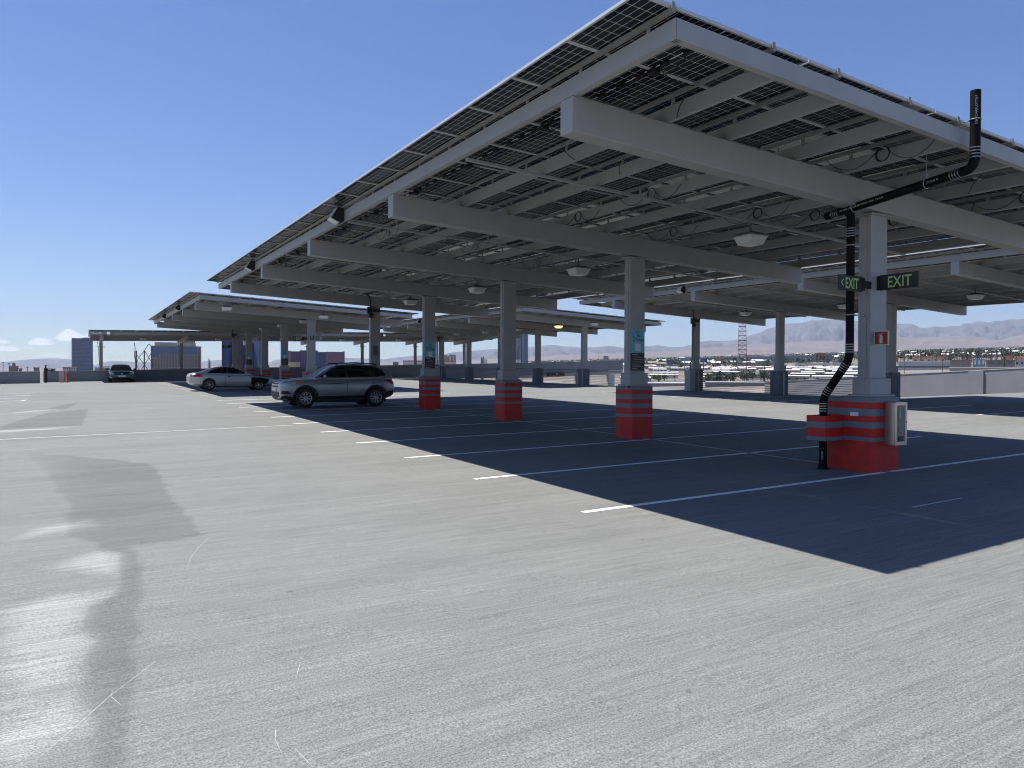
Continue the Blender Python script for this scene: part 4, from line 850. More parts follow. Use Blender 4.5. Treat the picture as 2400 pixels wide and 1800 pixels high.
SUV = dict(wb=2.67, w=.89, r=.345, arch=.40, belt=1.06, roof=1.62, crown=.035, paint='car_silver', spokes=8, clad=True,
    body=[(2.23, .80, .38, .64), (2.205, .90, .29, .78), (2.10, .965, .25, .84), (1.9, 1.0, .24, .87), (1.5, 1.035, .23, .89), (1.1, 1.06, .23, .89), (.6, 1.06, .23, .89), (0, 1.06, .23, .89), (-.7, 1.07, .23, .89), (-1.3, 1.09, .24, .89), (-1.75, 1.09, .27, .875), (-1.98, 1.07, .33, .85), (-2.10, .98, .40, .79), (-2.13, .86, .48, .68)],
    cabin=[(1.12, 1.06, .58, .80), (.90, 1.17, .58, .80), (.55, 1.40, .58, .80), (.22, 1.555, .59, .80), (-.1, 1.605, .60, .80), (-.6, 1.625, .60, .80), (-1.15, 1.60, .59, .80), (-1.65, 1.545, .57, .79), (-1.86, 1.46, .56, .78), (-2.0, 1.22, .56, .77), (-2.08, 1.06, .56, .76)],
    winback=[(.86, 1.10), (.2, 1.50), (-.1, 1.545), (-.7, 1.555), (-1.35, 1.52), (-1.62, 1.40), (-1.80, 1.18), (-1.4, 1.12), (0, 1.09)],
    windows=[[(.70, 1.12), (.16, 1.47), (-.10, 1.52), (-.18, 1.525), (-.18, 1.115)], [(-.25, 1.115), (-.25, 1.525), (-.7, 1.53), (-1.12, 1.51), (-1.14, 1.13)], [(-1.19, 1.135), (-1.18, 1.505), (-1.33, 1.485), (-1.56, 1.38), (-1.70, 1.19)]],
    screen=[(-.66, 1.13), (.66, 1.13), (.54, 1.50), (-.54, 1.50)], back=[(-.55, 1.20), (.55, 1.20), (.48, 1.46), (-.48, 1.46)],
    side_patches=[([(.98, .20), (.98, .40), (-.98, .44), (-.98, .20)], 'car_trim', 'sill_trim'), ([(1.72, .26), (1.72, .38), (2.14, .44), (2.20, .36), (2.10, .25)], 'car_trim', 'bumper_trim'), ([(1.85, .50), (1.95, .60), (2.17, .62), (2.19, .48)], 'car_trim', 'fog_recess'), ([(-1.72, .40), (-1.75, .55), (-2.06, .60), (-2.08, .45)], 'car_trim', 'bumper_trim'), ([(-1.72, .98), (-1.86, 1.06), (-2.06, 1.02), (-2.09, .84), (-1.98, .84)], 'lamp_red', 'tail_light'), ([(1.50, .90), (1.68, .95), (2.12, .90), (2.20, .78), (1.9, .79)], 'lamp_clear', 'headlight'), ([(1.44, .90), (1.62, .95), (1.74, .89), (1.62, .85)], 'lamp_amber', 'indicator'), ([(.94, .845), (.0, .865), (-.12, .875), (-.12, .895), (.94, .86)], 'car_trim', 'side_crease')],
    seams=[(.93, .42, .93, 1.0), (-.20, .42, -.22, 1.06), (-1.02, .50, -1.30, 1.04)], handles=[(-.02, .91), (-1.0, .95)], mirror=(.66, 1.0, 1.13), rails=[(.15, .60, 1.565), (.05, .605, 1.63), (-.6, .605, 1.655), (-1.3, .60, 1.625), (-1.45, .59, 1.57)],
    patches=[front([(-.46, .74), (.46, .74), (.44, .90), (-.44, .90)], 'car_trim', 'grille'), front([(-.44, .80), (.44, .80), (.44, .83), (-.44, .83)], 'chrome', 'grille_bar'), front([(-.70, .34), (.70, .34), (.56, .58), (-.56, .58)], 'car_trim', 'lower_grille'), front([(-.17, .58), (.17, .58), (.17, .70), (-.17, .70)], 'plate_white', 'licence_plate'), rear([(-.16, .72), (.16, .72), (.16, .84), (-.16, .84)], 'plate_white', 'licence_plate')]
      + mir(front, [(.66, .42), (.62, .60), (.68, .62), (.76, .42)], 'chrome', 'fog_trim'))
COUPE = dict(wb=2.72, w=.905, r=.325, arch=.365, belt=.93, roof=1.42, crown=.03, paint='car_silver_warm', spokes=6, fork=True,
    body=[(2.36, .56, .34, .62), (2.32, .66, .26, .76), (2.18, .74, .22, .84), (1.9, .80, .20, .885), (1.4, .87, .19, .90), (.95, .92, .19, .905), (.4, .93, .19, .905), (-.3, .935, .19, .905), (-1.0, .955, .20, .905), (-1.5, .985, .21, .895), (-1.95, 1.00, .24, .87), (-2.26, .985, .32, .82), (-2.40, .90, .40, .74), (-2.43, .76, .46, .62)],
    cabin=[(1.10, .93, .56, .79), (.85, 1.03, .56, .79), (.45, 1.23, .56, .79), (.05, 1.365, .57, .79), (-.35, 1.405, .57, .79), (-.8, 1.375, .56, .79), (-1.2, 1.27, .55, .78), (-1.6, 1.11, .55, .76), (-2.0, .97, .56, .74), (-2.1, .93, .56, .73)],
    winback=[(.80, .965), (.08, 1.31), (-.35, 1.355), (-.75, 1.325), (-1.1, 1.22), (-1.48, 1.03), (-1.35, .985), (-.2, .96)],
    windows=[[(.66, .985), (.08, 1.275), (-.30, 1.325), (-.36, 1.325), (-.33, .98)], [(-.42, .985), (-.44, 1.325), (-.75, 1.295), (-1.08, 1.195), (-1.36, 1.035), (-1.30, 1.005)]],
    screen=[(-.64, .99), (.64, .99), (.52, 1.30), (-.52, 1.30)], back=[(-.55, 1.03), (.55, 1.03), (.47, 1.28), (-.47, 1.28)],
    side_patches=[([(.94, .36), (.94, .88), (1.3, .875), (1.75, .80), (1.98, .70), (1.90, .45), (1.76, .36)], 'car_black', 'front_wing'), ([(-1.72, .78), (-1.78, .90), (-2.20, .965), (-2.36, .90), (-2.34, .78)], 'lamp_red', 'tail_light'), ([(1.72, .70), (1.9, .75), (2.24, .70), (2.30, .60), (2.05, .60)], 'lamp_clear', 'headlight'), ([(.98, .22), (.98, .30), (-.98, .30), (-.98, .22)], 'car_silver_warm', 'side_skirt')],
    seams=[(.94, .30, .90, .90), (-.52, .32, -.48, .93)], handles=[(-.28, .80)], handle_mat='car_trim', mirror=(.62, 1.0, 1.0), mirror_mat='car_silver_warm', rails=None,
    patches=[([(.98, -.80), (2.02, -.74), (2.22, 0), (2.02, .74), (.98, .80)], 'car_black', 'bonnet', (0, 0, 3), (1, 0, 0), (0, 1, 0), (0, 0, -1)), front([(-.5, .46), (.5, .46), (.46, .60), (-.46, .60)], 'car_trim', 'grille'), rear([(-.16, .62), (.16, .62), (.16, .74), (-.16, .74)], 'plate_white', 'licence_plate')])
SEDAN = dict(wb=2.70, w=.91, r=.32, arch=.36, belt=.95, roof=1.46, crown=.035, paint='car_charcoal', spokes=5, fork=False,
    body=[(2.40, .62, .34, .66), (2.37, .70, .26, .80), (2.24, .78, .22, .87), (1.95, .85, .20, .90), (1.5, .90, .19, .91), (1.0, .945, .19, .91), (.4, .95, .19, .91), (-.4, .955, .19, .91), (-1.1, .97, .20, .91), (-1.7, 1.0, .22, .90), (-2.1, 1.0, .27, .87), (-2.33, .94, .36, .80), (-2.37, .8, .45, .68)],
    cabin=[(1.18, .95, .59, .82), (.92, 1.05, .59, .82), (.55, 1.25, .59, .82), (.2, 1.40, .60, .82), (-.2, 1.45, .60, .82), (-.8, 1.43, .59, .82), (-1.3, 1.32, .58, .81), (-1.7, 1.13, .57, .79), (-2.0, .97, .57, .77)],
    winback=None, windows=[[(.75, 1.0), (.2, 1.32), (-.28, 1.37), (-.28, 1.0)], [(-.35, 1.0), (-.35, 1.37), (-.9, 1.34), (-1.3, 1.2), (-1.45, 1.04)]],
    screen=[(-.69, 1.01), (.69, 1.01), (.56, 1.37), (-.56, 1.37)], back=[(-.55, 1.06), (.55, 1.06), (.47, 1.30), (-.47, 1.30)],
    side_patches=[], seams=[(.95, .3, .93, .9), (-.3, .3, -.3, .92)], handles=[(-.1, .84), (-1.1, .86)], mirror=(.62, 1.02, 1.03), mirror_mat='car_trim',
    patches=[front([(-.50, .58), (.50, .58), (.56, .74), (-.56, .74)], 'car_trim', 'grille'), front([(-.26, .40), (.26, .40), (.26, .53), (-.26, .53)], 'plate_white', 'licence_plate'), front([(-.60, .26), (.60, .26), (.54, .36), (-.54, .36)], 'car_trim', 'lower_grille'), front([(.055*math.cos(a), .66+.055*math.sin(a)) for a in np.linspace(0, 2*math.pi, 15)[:-1]], 'chrome', 'badge')]
      + mir(front, [(.57, .60), (.60, .73), (.80, .80), (.87, .72), (.84, .62)], 'lamp_clear', 'headlight') + mir(front, [(.66, .28), (.70, .40), (.80, .40), (.82, .30)], 'lamp_clear', 'fog_light'))
sx_, sy_ = 8.26, 27.62
build_car('parked_car', 'silver crossover with black arches parked under the far end of the nearest canopy', SUV, (sx_, sy_, gz(sx_, sy_)+.01), R(180))
build_car('parked_car', 'silver coupe with a black bonnet and front wing, parked behind the crossover', COUPE, (7.5, 45.8, gz(7.5, 45.8)+.01), 0)
build_car('parked_car', 'dark sedan facing the camera against the far parapet', SEDAN, (2.55, 69.2, gz(2.55, 69.2)+.01), R(-90))
# ------------------------------------------------------------------ land beyond the garage
FH = Vector((math.sin(YAW), math.cos(YAW), 0)); RH = Vector((math.cos(YAW), -math.sin(YAW), 0))
vh = lambda u: 872.4+u*.0036                                # row of the true horizon, used to size far things
ELT = [(-600, .003), (0, .0037), (600, .0070), (1000, .0150), (1300, .0210), (1600, .0262), (1800, .030), (2000, .0345), (2200, .0385), (2400, .0425), (3000, .046)]
def interp(tab, u):
    if u <= tab[0][0]: return tab[0][1]
    for (a, p), (b_, q) in zip(tab, tab[1:]):
        if u <= b_: t = (u-a)/(b_-a); return p+(q-p)*t
    return tab[-1][1]
def gnd_z(u, d): return -15+interp(ELT, u)*d*min(1, d/250)
def xy(u, d): p = FH*d+RH*((u-1200)/FPX*d); return p.x, p.y
def dist_of(u, v): return max(230., min(9000., 16.8/max(.0016, interp(ELT, u)-(vh(u)-v)/FPX)))
def zrow(u, v, d): return EYE+(vh(u)-v)/FPX*d
def ground_mat():
    m = bpy.data.materials.new('valley_ground'); m.use_nodes = True; MATS['valley_ground'] = m; nt = m.node_tree; N = nt.nodes; L = nt.links; b = N['Principled BSDF']; b.inputs['Roughness'].default_value = .9
    tc = N.new('ShaderNodeTexCoord'); vo = N.new('ShaderNodeTexVoronoi'); vo.inputs['Scale'].default_value = .018; L.new(tc.outputs['Object'], vo.inputs['Vector'])
    cr = N.new('ShaderNodeValToRGB'); L.new(vo.outputs['Color'], cr.inputs[0]); e = cr.color_ramp.elements
    e[0].color = (.05, .05, .05, 1); e[1].color = (.34, .32, .30, 1)
    for p, c in ((.3, (.16, .14, .115, 1)), (.5, (.22, .195, .165, 1)), (.62, (.08, .085, .06, 1)), (.8, (.26, .24, .21, 1))): q = e.new(p); q.color = c
    cr.color_ramp.interpolation = 'CONSTANT'
    n = N.new('ShaderNodeTexNoise'); n.inputs['Scale'].default_value = .004; n.inputs['Detail'].default_value = 8; L.new(tc.outputs['Object'], n.inputs['Vector'])
    mx = N.new('ShaderNodeMixRGB'); L.new(n.outputs[0], mx.inputs[0]); L.new(cr.outputs[0], mx.inputs[1]); mx.inputs[2].default_value = (.19, .165, .14, 1); L.new(mx.outputs[0], b.inputs['Base Color'])
ground_mat()
def build_ground():
    us = list(range(-900, 3301, 100)); ds = [120, 180, 260, 360, 480, 640, 850, 1150, 1600, 2200, 3000, 4200, 6000, 8000, 10200]; vs = []; fs = []
    for d in ds:
        for u in us: x, y = xy(u, d); vs.append((x, y, gnd_z(u, d)))
    n = len(us)
    for i in range(len(ds)-1):
        for j in range(n-1): fs.append((i*n+j, i*n+j+1, (i+1)*n+j+1, (i+1)*n+j))
    me = bpy.data.meshes.new('valley_ground'); me.from_pydata(vs, [], fs); me.materials.append(MATS['valley_ground']); o = bpy.data.objects.new('valley_ground', me); COL.objects.link(o); tag(o, kind='structure')
    s = 20000; mb = MB(); mb.add([(-s, -s, -15.6), (s, -s, -15.6), (s, s, -15.6), (-s, s, -15.6)], [(0, 1, 2, 3)]); tag(obj('desert_floor', mb, 'valley_ground'), kind='structure')
build_ground()
# ------------------------------------------------------------------ mountains
mat('rock_blue', (.085, .08, .085), .95, var=.6, vscale=.0025, stretch=(1, 1, .35)); mat('rock_tan', (.155, .12, .10), .95, var=.28, vscale=.0014, stretch=(1, 1, 7))
MAIN = [(-700, 846), (-300, 842), (0, 850), (40, 845), (70, 842), (100, 840.5), (130, 840), (168, 842), (200, 850), (222, 856), (240, 850), (260, 846), (290, 846.5), (310, 848), (330, 849), (355, 848), (400, 850), (455, 849), (470, 848), (500, 845), (520, 843), (560, 851), (628, 851), (640, 845), (650, 843), (690, 847), (760, 846), (808, 839), (850, 840), (900, 842), (930, 838), (965, 834), (1000, 833), (1024, 830), (1045, 829), (1055, 827), (1075, 824), (1090, 824), (1110, 822), (1140, 819.5), (1160, 818), (1200, 816), (1240, 814), (1265, 811), (1280, 809.5), (1296, 808), (1306, 809), (1318, 812), (1340, 812.5), (1360, 814.5), (1385, 813.5), (1410, 812.5), (1425, 811), (1440, 812), (1460, 815), (1503, 811), (1525, 810.5), (1540, 809), (1560, 812), (1575, 814), (1600, 813), (1620, 808), (1640, 801), (1660, 798), (1680, 799), (1700, 799), (1722, 797), (1740, 795), (1752, 788), (1762, 784), (1780, 780), (1800, 770), (1820, 766), (1842, 759), (1862, 758), (1880, 756), (1895, 752), (1905, 749.5), (1925, 749), (1940, 749.5), (1960, 748.5), (1990, 751), (2040, 752), (2070, 754), (2090, 757), (2110, 760), (2127, 758.5), (2140, 761), (2155, 768), (2170, 769), (2185, 765.5), (2192, 765), (2205, 766.5), (2232, 763.5), (2248, 764), (2258, 758), (2268, 757), (2275, 757.5), (2285, 753.5), (2295, 753), (2310, 755), (2322, 755), (2330, 752), (2345, 752), (2362, 749), (2385, 749), (2400, 747), (2700, 735), (3200, 760)]
FOOT = [(-700, 863), (0, 862), (60, 863), (240, 862), (500, 858), (900, 849), (1100, 845), (1300, 833), (1450, 829), (1600, 821), (1690, 812), (1740, 814), (1800, 806), (1842, 803), (1900, 800), (1960, 799), (2005, 799.5), (2060, 793), (2110, 790.5), (2160, 791), (2220, 788.5), (2262, 787), (2300, 790), (2320, 795), (2340, 798), (2360, 792), (2400, 782), (2600, 770), (3200, 780)]
def ridged(x, y, o=6):
    s = 0; a = 1; f = 1
    for _ in range(o): s += a*(1-abs(noise.noise(Vector((x*f, y*f, 3.7))))*2); a *= .5; f *= 2.1
    return s
def range_mesh(name, tab, d0, dr, d1, m, amp, label, fq):
    us = np.arange(-700, 3001, 5); rows = 26; vs = []; fs = []; n = len(us)
    for i in range(rows):
        t = i/(rows-1); front = t <= .72
        for u in us:
            u = float(u); d = d0+(dr-d0)*(t/.72) if front else dr+(d1-dr)*((t-.72)/.28)
            x, y = xy(u, d); zb = -15+interp(ELT, u)*d0*.98; zt = zrow(u, interp(tab, u), dr)
            s = (t/.72) if front else 1-.8*((t-.72)/.28)
            h = max(0., zt-zb); k = s**1.25 if front else s
            rg = ridged(u*fq, d*fq*.0012*45); z = zb+h*k+h*amp*(rg-1.0)*math.sin(math.pi*min(1, s))*1.0
            if i == 0: z = zb-40
            if abs(t-.72) > .02: z = min(z, EYE+(zt-EYE)*d/dr-1) if front else z
            vs.append((x, y, z))
    for i in range(rows-1):
        for j in range(n-1): fs.append((i*n+j, i*n+j+1, (i+1)*n+j+1, (i+1)*n+j))
    me = bpy.data.meshes.new(name); me.from_pydata(vs, [], fs); me.polygons.foreach_set('use_smooth', [True]*len(fs)); me.materials.append(MATS[m]); o = bpy.data.objects.new(name, me); COL.objects.link(o); tag(o, kind='structure')
range_mesh('mountain_range', MAIN, 13000, 16000, 17500, 'rock_blue', .30, '', .03)
range_mesh('foothills', FOOT, 9300, 11500, 12800, 'rock_tan', .20, '', .012)

# ------------------------------------------------------------------ city
mat('b_white', (.50, .49, .47), .7, var=.06, vscale=.3); mat('b_cream', (.36, .33, .28), .75, var=.08, vscale=.2); mat('b_tan', (.24, .21, .18), .8, var=.1, vscale=.2); mat('b_grey', (.22, .225, .235), .75, var=.08, vscale=.1); mat('b_darkgrey', (.14, .15, .17), .7, var=.1, vscale=.2)
mat('roof_orange', (.55, .20, .10), .8, var=.12, vscale=.6); mat('roof_red', (.42, .10, .08), .8, var=.1, vscale=.6); mat('roof_white', (.60, .59, .57), .7, var=.05, vscale=.5); mat('win_dark', (.03, .035, .045), .15, spec=.6); mat('glass_blue', (.035, .075, .16), .16, spec=.8, metal=.2, var=.2, vscale=.05); mat('glass_pale', (.20, .26, .32), .25, spec=.7)
mat('c_plum', (.075, .038, .085), .5); mat('c_mauve', (.20, .105, .17), .5); mat('c_navy', (.05, .07, .14), .45); mat('c_blue', (.075, .14, .27), .4, var=.06, vscale=.1); mat('c_indigo', (.075, .065, .14), .5); mat('c_teal', (.08, .20, .27), .4); mat('c_magenta', (.16, .05, .12), .5); mat('c_sky', (.11, .20, .36), .4)
mat('steel_dark', (.10, .11, .13), .5, metal=.3); mat('mast_red', (.32, .12, .12), .6); mat('mast_white', (.5, .5, .52), .6); mat('stucco_yellow', (.55, .42, .16), .7); mat('wood_pole', (.09, .065, .05), .85)
mat('leaf_green', (.045, .062, .028), .7, var=.35, vscale=.35); mat('leaf_olive', (.075, .075, .038), .7, var=.3, vscale=.3); mat('leaf_dark', (.028, .042, .022), .7, var=.3, vscale=.3); mat('bark', (.12, .09, .065), .9)
class Frame:
    """local frame of a far building: x to the right, y away from the camera, standing on the ground"""
    def __init__(s, u, d, turn=0., z=None):
        x, y = xy(u, d); s.u, s.d = u, d; s.o = Vector((x, y, gnd_z(u, d) if z is None else z)); a = Vector((x, y, 0)).normalized(); c, q = math.cos(turn), math.sin(turn)
        rx = Vector((a.y, -a.x, 0)); s.x = rx*c+a*q; s.y = a*c-rx*q; s.k = d/FPX/max(.5, abs(1/ math.cos(math.atan((u-1200)/FPX))))*1.0
        s.k = d/FPX*math.cos(math.atan((u-1200)/FPX))
    def __call__(s, a, b_, c): p = s.o+s.x*a+s.y*b_; return (p.x, p.y, s.o.z+c)
    def w(s, px): return px*s.k                           # metres for a width in photo pixels
    def h(s, v): return zrow(s.u, v, s.d)-s.o.z           # height above ground of photo row v
def root_at(name, F_, label, cat, group=None): r = empty(name, F_.o); tag(r, label, cat, group); return r
def bld(name, label, u0, u1, vt, d, dep, m, cat='building', roof=None, rt=.6, wins=None, turn=0., extra=None, group=None):
    F_ = Frame((u0+u1)/2, d, turn); w = F_.w(u1-u0)/2; h = F_.h(vt); r = root_at(name, F_, label, cat, group)
    mb = MB(); mb.box(-w, w, 0, dep, -4, h, F_); obj('wall', mb, m, r)
    if roof: mb = MB(); mb.box(-w-.4, w+.4, -.5, dep+.4, h+.01, h+rt, F_); obj('roof', mb, roof, r)
    if wins:
        rows, cols, z0, z1, fw, fh, wm = wins; mb = MB(); kind = None
        for i in range(rows):
            for j in range(cols):
                cx = -w+(j+.5)*2*w/cols; cz = z0*h+(i+.5)*(z1-z0)*h/rows; a = w/cols*fw; b_ = (z1-z0)*h/rows/2*fh; q = MB() if rows*cols <= 12 else mb
                q.box(cx-a, cx+a, -.12, .02, cz-b_, cz+b_, F_)
                if q is not mb: obj('window', q, wm, r)
        if mb.v: tag(obj('windows', mb, wm, r), kind='stuff')
    if extra: extra(F_, w, h, r)
    return r, F_, w, h
# --- left: glass hotel tower, lattice poles, gridded hotel
def ex(F_, w, h, r):
    mb = MB()
    for i in range(24): z = h*(.02+.96*i/24); mb.box(-w-1.2, -w+1.0, -.6, 8, z, z+h*.012, F_)
    obj('balcony_edge', mb, 'b_white', r); mb = MB(); mb.prism([F_(w*.72, -.2, -4), F_(w*1.08, 1, -4), F_(w*.98, 1, h*.6), F_(w*.92, 1, h*.62), F_(w*.86, -.2, h)], F_.y*20); obj('side_bay', mb, 'glass_pale', r)
    mb = MB()
    for i in range(30): z = h*i/30; mb.box(-w, w*.78, -.15, .0, z, z+h*.006, F_)
    tag(obj('floor_lines', mb, 'b_darkgrey', r), kind='stuff'); mb = MB(); mb.add([], [])
    n = 10; top = [(-w*.15+w*.95*i/n, h+.045*h*math.sin(math.pi*(.15+.6*i/n))-.02*h) for i in range(n+1)]; mb.prism([F_(a, 2, h) for a in (top[0][0], top[-1][0])][::1]+[F_(a, 2, z) for a, z in top[::-1]], F_.y*14); obj('roof_shell', mb, 'b_grey', r)
bld('hotel_tower', 'blue glass hotel tower with balconied left edge and curved roof shell', 168.5, 218, 793, 1300, 24, 'glass_blue', 'tower', extra=ex)
def ex(F_, w, h, r):
    cols, rows = 17, 13; mb = MB(); pit = 2*w*.97/cols
    for i in range(rows):
        for j in range(cols):
            if i >= 11 and j < 3: continue
            cx = -w+pit*(j+.5)+w*.015; cz = h*.72-(rows-1-i)*h*.056; mb.box(cx-pit*.32, cx+pit*.32, -.15, .05, cz-h*.016, cz+h*.016, F_)
    tag(obj('windows', mb, 'win_dark', r), kind='stuff')
    mb = MB(); mb.box(-w, -w*.70, -.6, 0, h*.68, h*.97, F_); mb.box(-w*.70, w*.82, -.6, 0, h*.765, h*.97, F_); obj('glass_band', mb, 'glass_blue', r)
    mb = MB(); mb.box(-w*.86, w*.78, 3, 18, h, h*1.10, F_); obj('penthouse', mb, 'b_cream', r); mb = MB(); mb.box(w*.1, w*.75, 5, 16, h*1.101, h*1.19, F_); obj('plant_room', mb, 'b_tan', r)
    mb = MB()
    for i in range(12): z = h*.30+i*h*.056; mb.box(w*.88, w*.95, -.15, .05, z, z+h*.03, F_)
    tag(obj('side_windows', mb, 'win_dark', r), kind='stuff')
bld('hotel_block', 'pale hotel block with a grid of dark windows and blue glass upper storeys', 354.5, 472.5, 811, 900, 22, 'b_tan', 'hotel', extra=ex)
F_ = Frame(338, 260); r = root_at('lattice_sculpture', F_, 'tall crossing steel poles standing left of the gridded hotel', 'sculpture'); U_ = lambda u, v: F_(F_.w(u-338), 0, F_.h(v))
for pl, rd in (([(318.5, 880), (319.5, 822)], .28), ([(338, 880), (338.5, 822)], .22), ([(355, 880), (355, 814)], .11), ([(317, 866), (324, 840), (338, 822), (349, 806)], .11), ([(350, 806), (357, 815), (361, 830), (360, 850), (356, 866)], .11), ([(319.5, 830), (339, 855), (347, 866)], .11), ([(339, 822), (350, 840), (361, 858)], .11), ([(331, 866), (345, 845), (357, 822)], .11), ([(315, 804), (317, 818), (315, 832), (318, 850), (325, 866)], .11)):
    path = [U_(u, v) for u, v in pl]; mb = MB(); mb.tube(path, rd, 8); obj('pole', mb, 'steel_dark', r)
def dome(F_, w, h, r):
    mb = MB(); n = 16; mb.prism([F_(w*1.04*math.cos(math.pi*i/n), -4, h*.86+h*.34*math.sin(math.pi*i/n)) for i in range(n+1)], F_.y*90); obj('roof_shell', mb, 'roof_white', r)
bld('arena', 'low arena with a white curved roof behind the dark sedan', 222, 281, 861, 2600, 100, 'b_darkgrey', 'arena', extra=dome)
bld('low_block', 'mauve and white low block at the foot of the glass tower', 147, 180, 861.5, 700, 20, 'c_mauve', 'building', roof='b_white', wins=(1, 6, .8, .97, .7, .8, 'b_white'))
def cup(F_, w, h, r): mb = MB(); mb.box(-w*.4, w*.4, 4, 8, h+.7, h+2.4, F_); mb.prism([F_(-w*.5, 3.5, h+2.4), F_(w*.5, 3.5, h+2.4), F_(0, 3.5, h+4.2)], F_.y*5); obj('cupola', mb, 'b_tan', r)
bld('small_hall', 'tan hall with a little cupola at the far left', 22, 43, 860, 650, 14, 'b_tan', 'building', roof='roof_red', extra=cup)
bld('low_shed', 'dark low shed beside the tan hall', 44, 52, 865, 640, 12, 'b_grey', 'building', roof='b_darkgrey'); bld('flat_block', 'tan flat roofed block left of the standpipe', 79, 92.5, 862.5, 700, 14, 'b_tan', 'building', roof='b_cream'); bld('long_block', 'long grey flat roofed block right of the standpipe', 110.5, 130, 865, 720, 14, 'b_grey', 'building', roof='b_cream')
for u, v, s in ((7.3, 850, 'tallest of the thin light poles at the far left edge'), (21.5, 853, 'thin light pole by the tan hall'), (64.5, 861, 'short light pole right of the tan hall')):
    F_ = Frame(u, 320); r = root_at('light_pole', F_, s, 'light pole', 'thin light poles on the left skyline'); mb = MB(); mb.tube([F_(0, 0, -2), F_(0, 0, F_.h(v))], .13, 6); obj('pole', mb, 'steel_dark', r); mb = MB(); mb.box(-.45, .45, -.3, .3, F_.h(v), F_.h(v)+.25, F_); obj('lamp_head', mb, 'steel_dark', r)
F_ = Frame(491, 600); r = root_at('slim_tower', F_, 'slim grey tower with a broken white top between the hotel and the coloured tower', 'tower'); w = F_.w(5.2)/2; mb = MB(); mb.box(-w, w, 0, 2.5, -3, F_.h(848), F_); obj('shaft', mb, 'b_grey', r); mb = MB(); mb.box(-w*.9, -w*.1, .3, 2.2, F_.h(848), F_.h(840), F_); mb.box(-w*.1, w*.7, .5, 2, F_.h(848), F_.h(843.5), F_); obj('crown', mb, 'b_white', r)
# --- coloured curved tower and purple casino block
F_ = Frame(575, 520); r = root_at('coloured_tower', F_, 'tall curved tower in vertical bands of blue, mauve and indigo', 'tower'); k = F_.k
BND = [(521, 526, 'c_navy', 775), (526, 531, 'c_blue', 775), (531, 534, 'c_sky', 775), (534, 538, 'c_blue', 775), (538, 545, 'c_navy', 772), (545, 553, 'c_indigo', 770), (553, 565, 'c_mauve', 768), (565, 572, 'c_indigo', 768), (572, 584, 'c_plum', 766), (584, 593, 'c_mauve', 766), (593, 596, 'c_magenta', 766), (596, 601, 'c_sky', 766), (601, 608, 'c_blue', 766), (608, 618, 'c_indigo', 768), (618, 623, 'c_navy', 768), (623, 628, 'c_teal', 770)]
for a, b_, m_, vt in BND:
    c0, c1 = (a-575)*k, (b_-575)*k; f = lambda q: 26*(1-(q/(54*k))**2); mb = MB(); mb.hexa([F_(c0, f(c0)-6, -4), F_(c1, f(c1)-6, -4), F_(c1, 48, -4), F_(c0, 48, -4), F_(c0, f(c0)-6, F_.h(vt)), F_(c1, f(c1)-6, F_.h(vt)), F_(c1, 48, F_.h(vt)), F_(c0, 48, F_.h(vt))]); obj('facade_band', mb, m_, r)
mb = MB(); mb.box(-21*k, -6*k, 12, 30, -3, F_.h(832), F_); obj('podium', mb, 'c_plum', r)
F_ = Frame(738, 480); r = root_at('purple_block', F_, 'wide purple and navy block with a beige base behind the coupe canopy posts', 'building'); k = F_.k
for a, b_, m_, vt in ((668, 672, 'c_magenta', 823), (672, 682, 'c_mauve', 823), (682, 706, 'c_plum', 824), (706, 724, 'c_indigo', 825), (724, 764, 'c_navy', 825), (764, 803, 'c_mauve', 824), (803, 808.5, 'b_darkgrey', 823)):
    mb = MB(); mb.box((a-738)*k, (b_-738)*k, 0 if m_ != 'b_darkgrey' else -.3, 26, -4, F_.h(vt), F_); obj('facade_band', mb, m_, r)
mb = MB(); mb.box(-36*k, 8*k, 4, 20, F_.h(824), F_.h(821), F_); obj('plant_room', mb, 'b_darkgrey', r)
mb = MB(); mb.box(-12.5*k, -5.5*k, 3, 4, F_.h(821), F_.h(814), F_); s_ = obj('roof_sign', mb, 'b_white', r); mb = MB(); mb.box(-11*k, -8*k, 2.9, 3.0, F_.h(820), F_.h(816.5), F_); obj('mark', mb, 'b_darkgrey', s_)
mb = MB(); mb.box(-70*k, -34*k, -8, -.4, -4, F_.h(849), F_); obj('base', mb, 'b_cream', r); mb = MB(); mb.box(-64*k, -44*k, -8.3, -8.02, -3, F_.h(852), F_); obj('base_panel', mb, 'stucco_yellow', r)
# --- centre
bld('striped_tower', 'tall white tower with dark vertical stripes behind the fourth post', 1012, 1027.5, 795, 640, 14, 'b_white', 'tower', extra=lambda F_, w, h, r: [obj('window_strip', MB().box(-w+2*w*(i+.2)/4, -w+2*w*(i+.62)/4, -.15, .02, 0, h*.98, F_), 'win_dark', r) for i in range(4)])
def ex(F_, w, h, r):
    mb = MB(); mb.box(w*.05, w*.75, -1, 12, h, h*1.07, F_); mb.box(w*.75, w, -.8, 12, h*.9, h*1.02, F_); mb.box(-w*.95, -w*.3, 1, 10, h, h*1.03, F_); obj('mansard', mb, 'b_darkgrey', r); mb = MB(); mb.box(w*.05, w*.3, -1.5, 0, -2, h, F_); mb.box(w*.55, w*.75, -1.5, 0, -2, h, F_); obj('bay', mb, 'b_white', r)
bld('grand_hotel', 'beige hotel with dark roofs and close window rows right of the fourth post', 1036, 1068.5, 833.5, 1500, 18, 'b_cream', 'hotel', wins=(7, 14, .35, .95, .6, .55, 'b_darkgrey'), extra=ex)
bld('red_roofed_hall', 'long hall with white pilasters and a thin red roof edge', 945, 1068, 847.5, 900, 16, 'b_white', 'building', roof='roof_red', rt=1.2, wins=(1, 22, .1, .85, .55, .95, 'b_grey'))
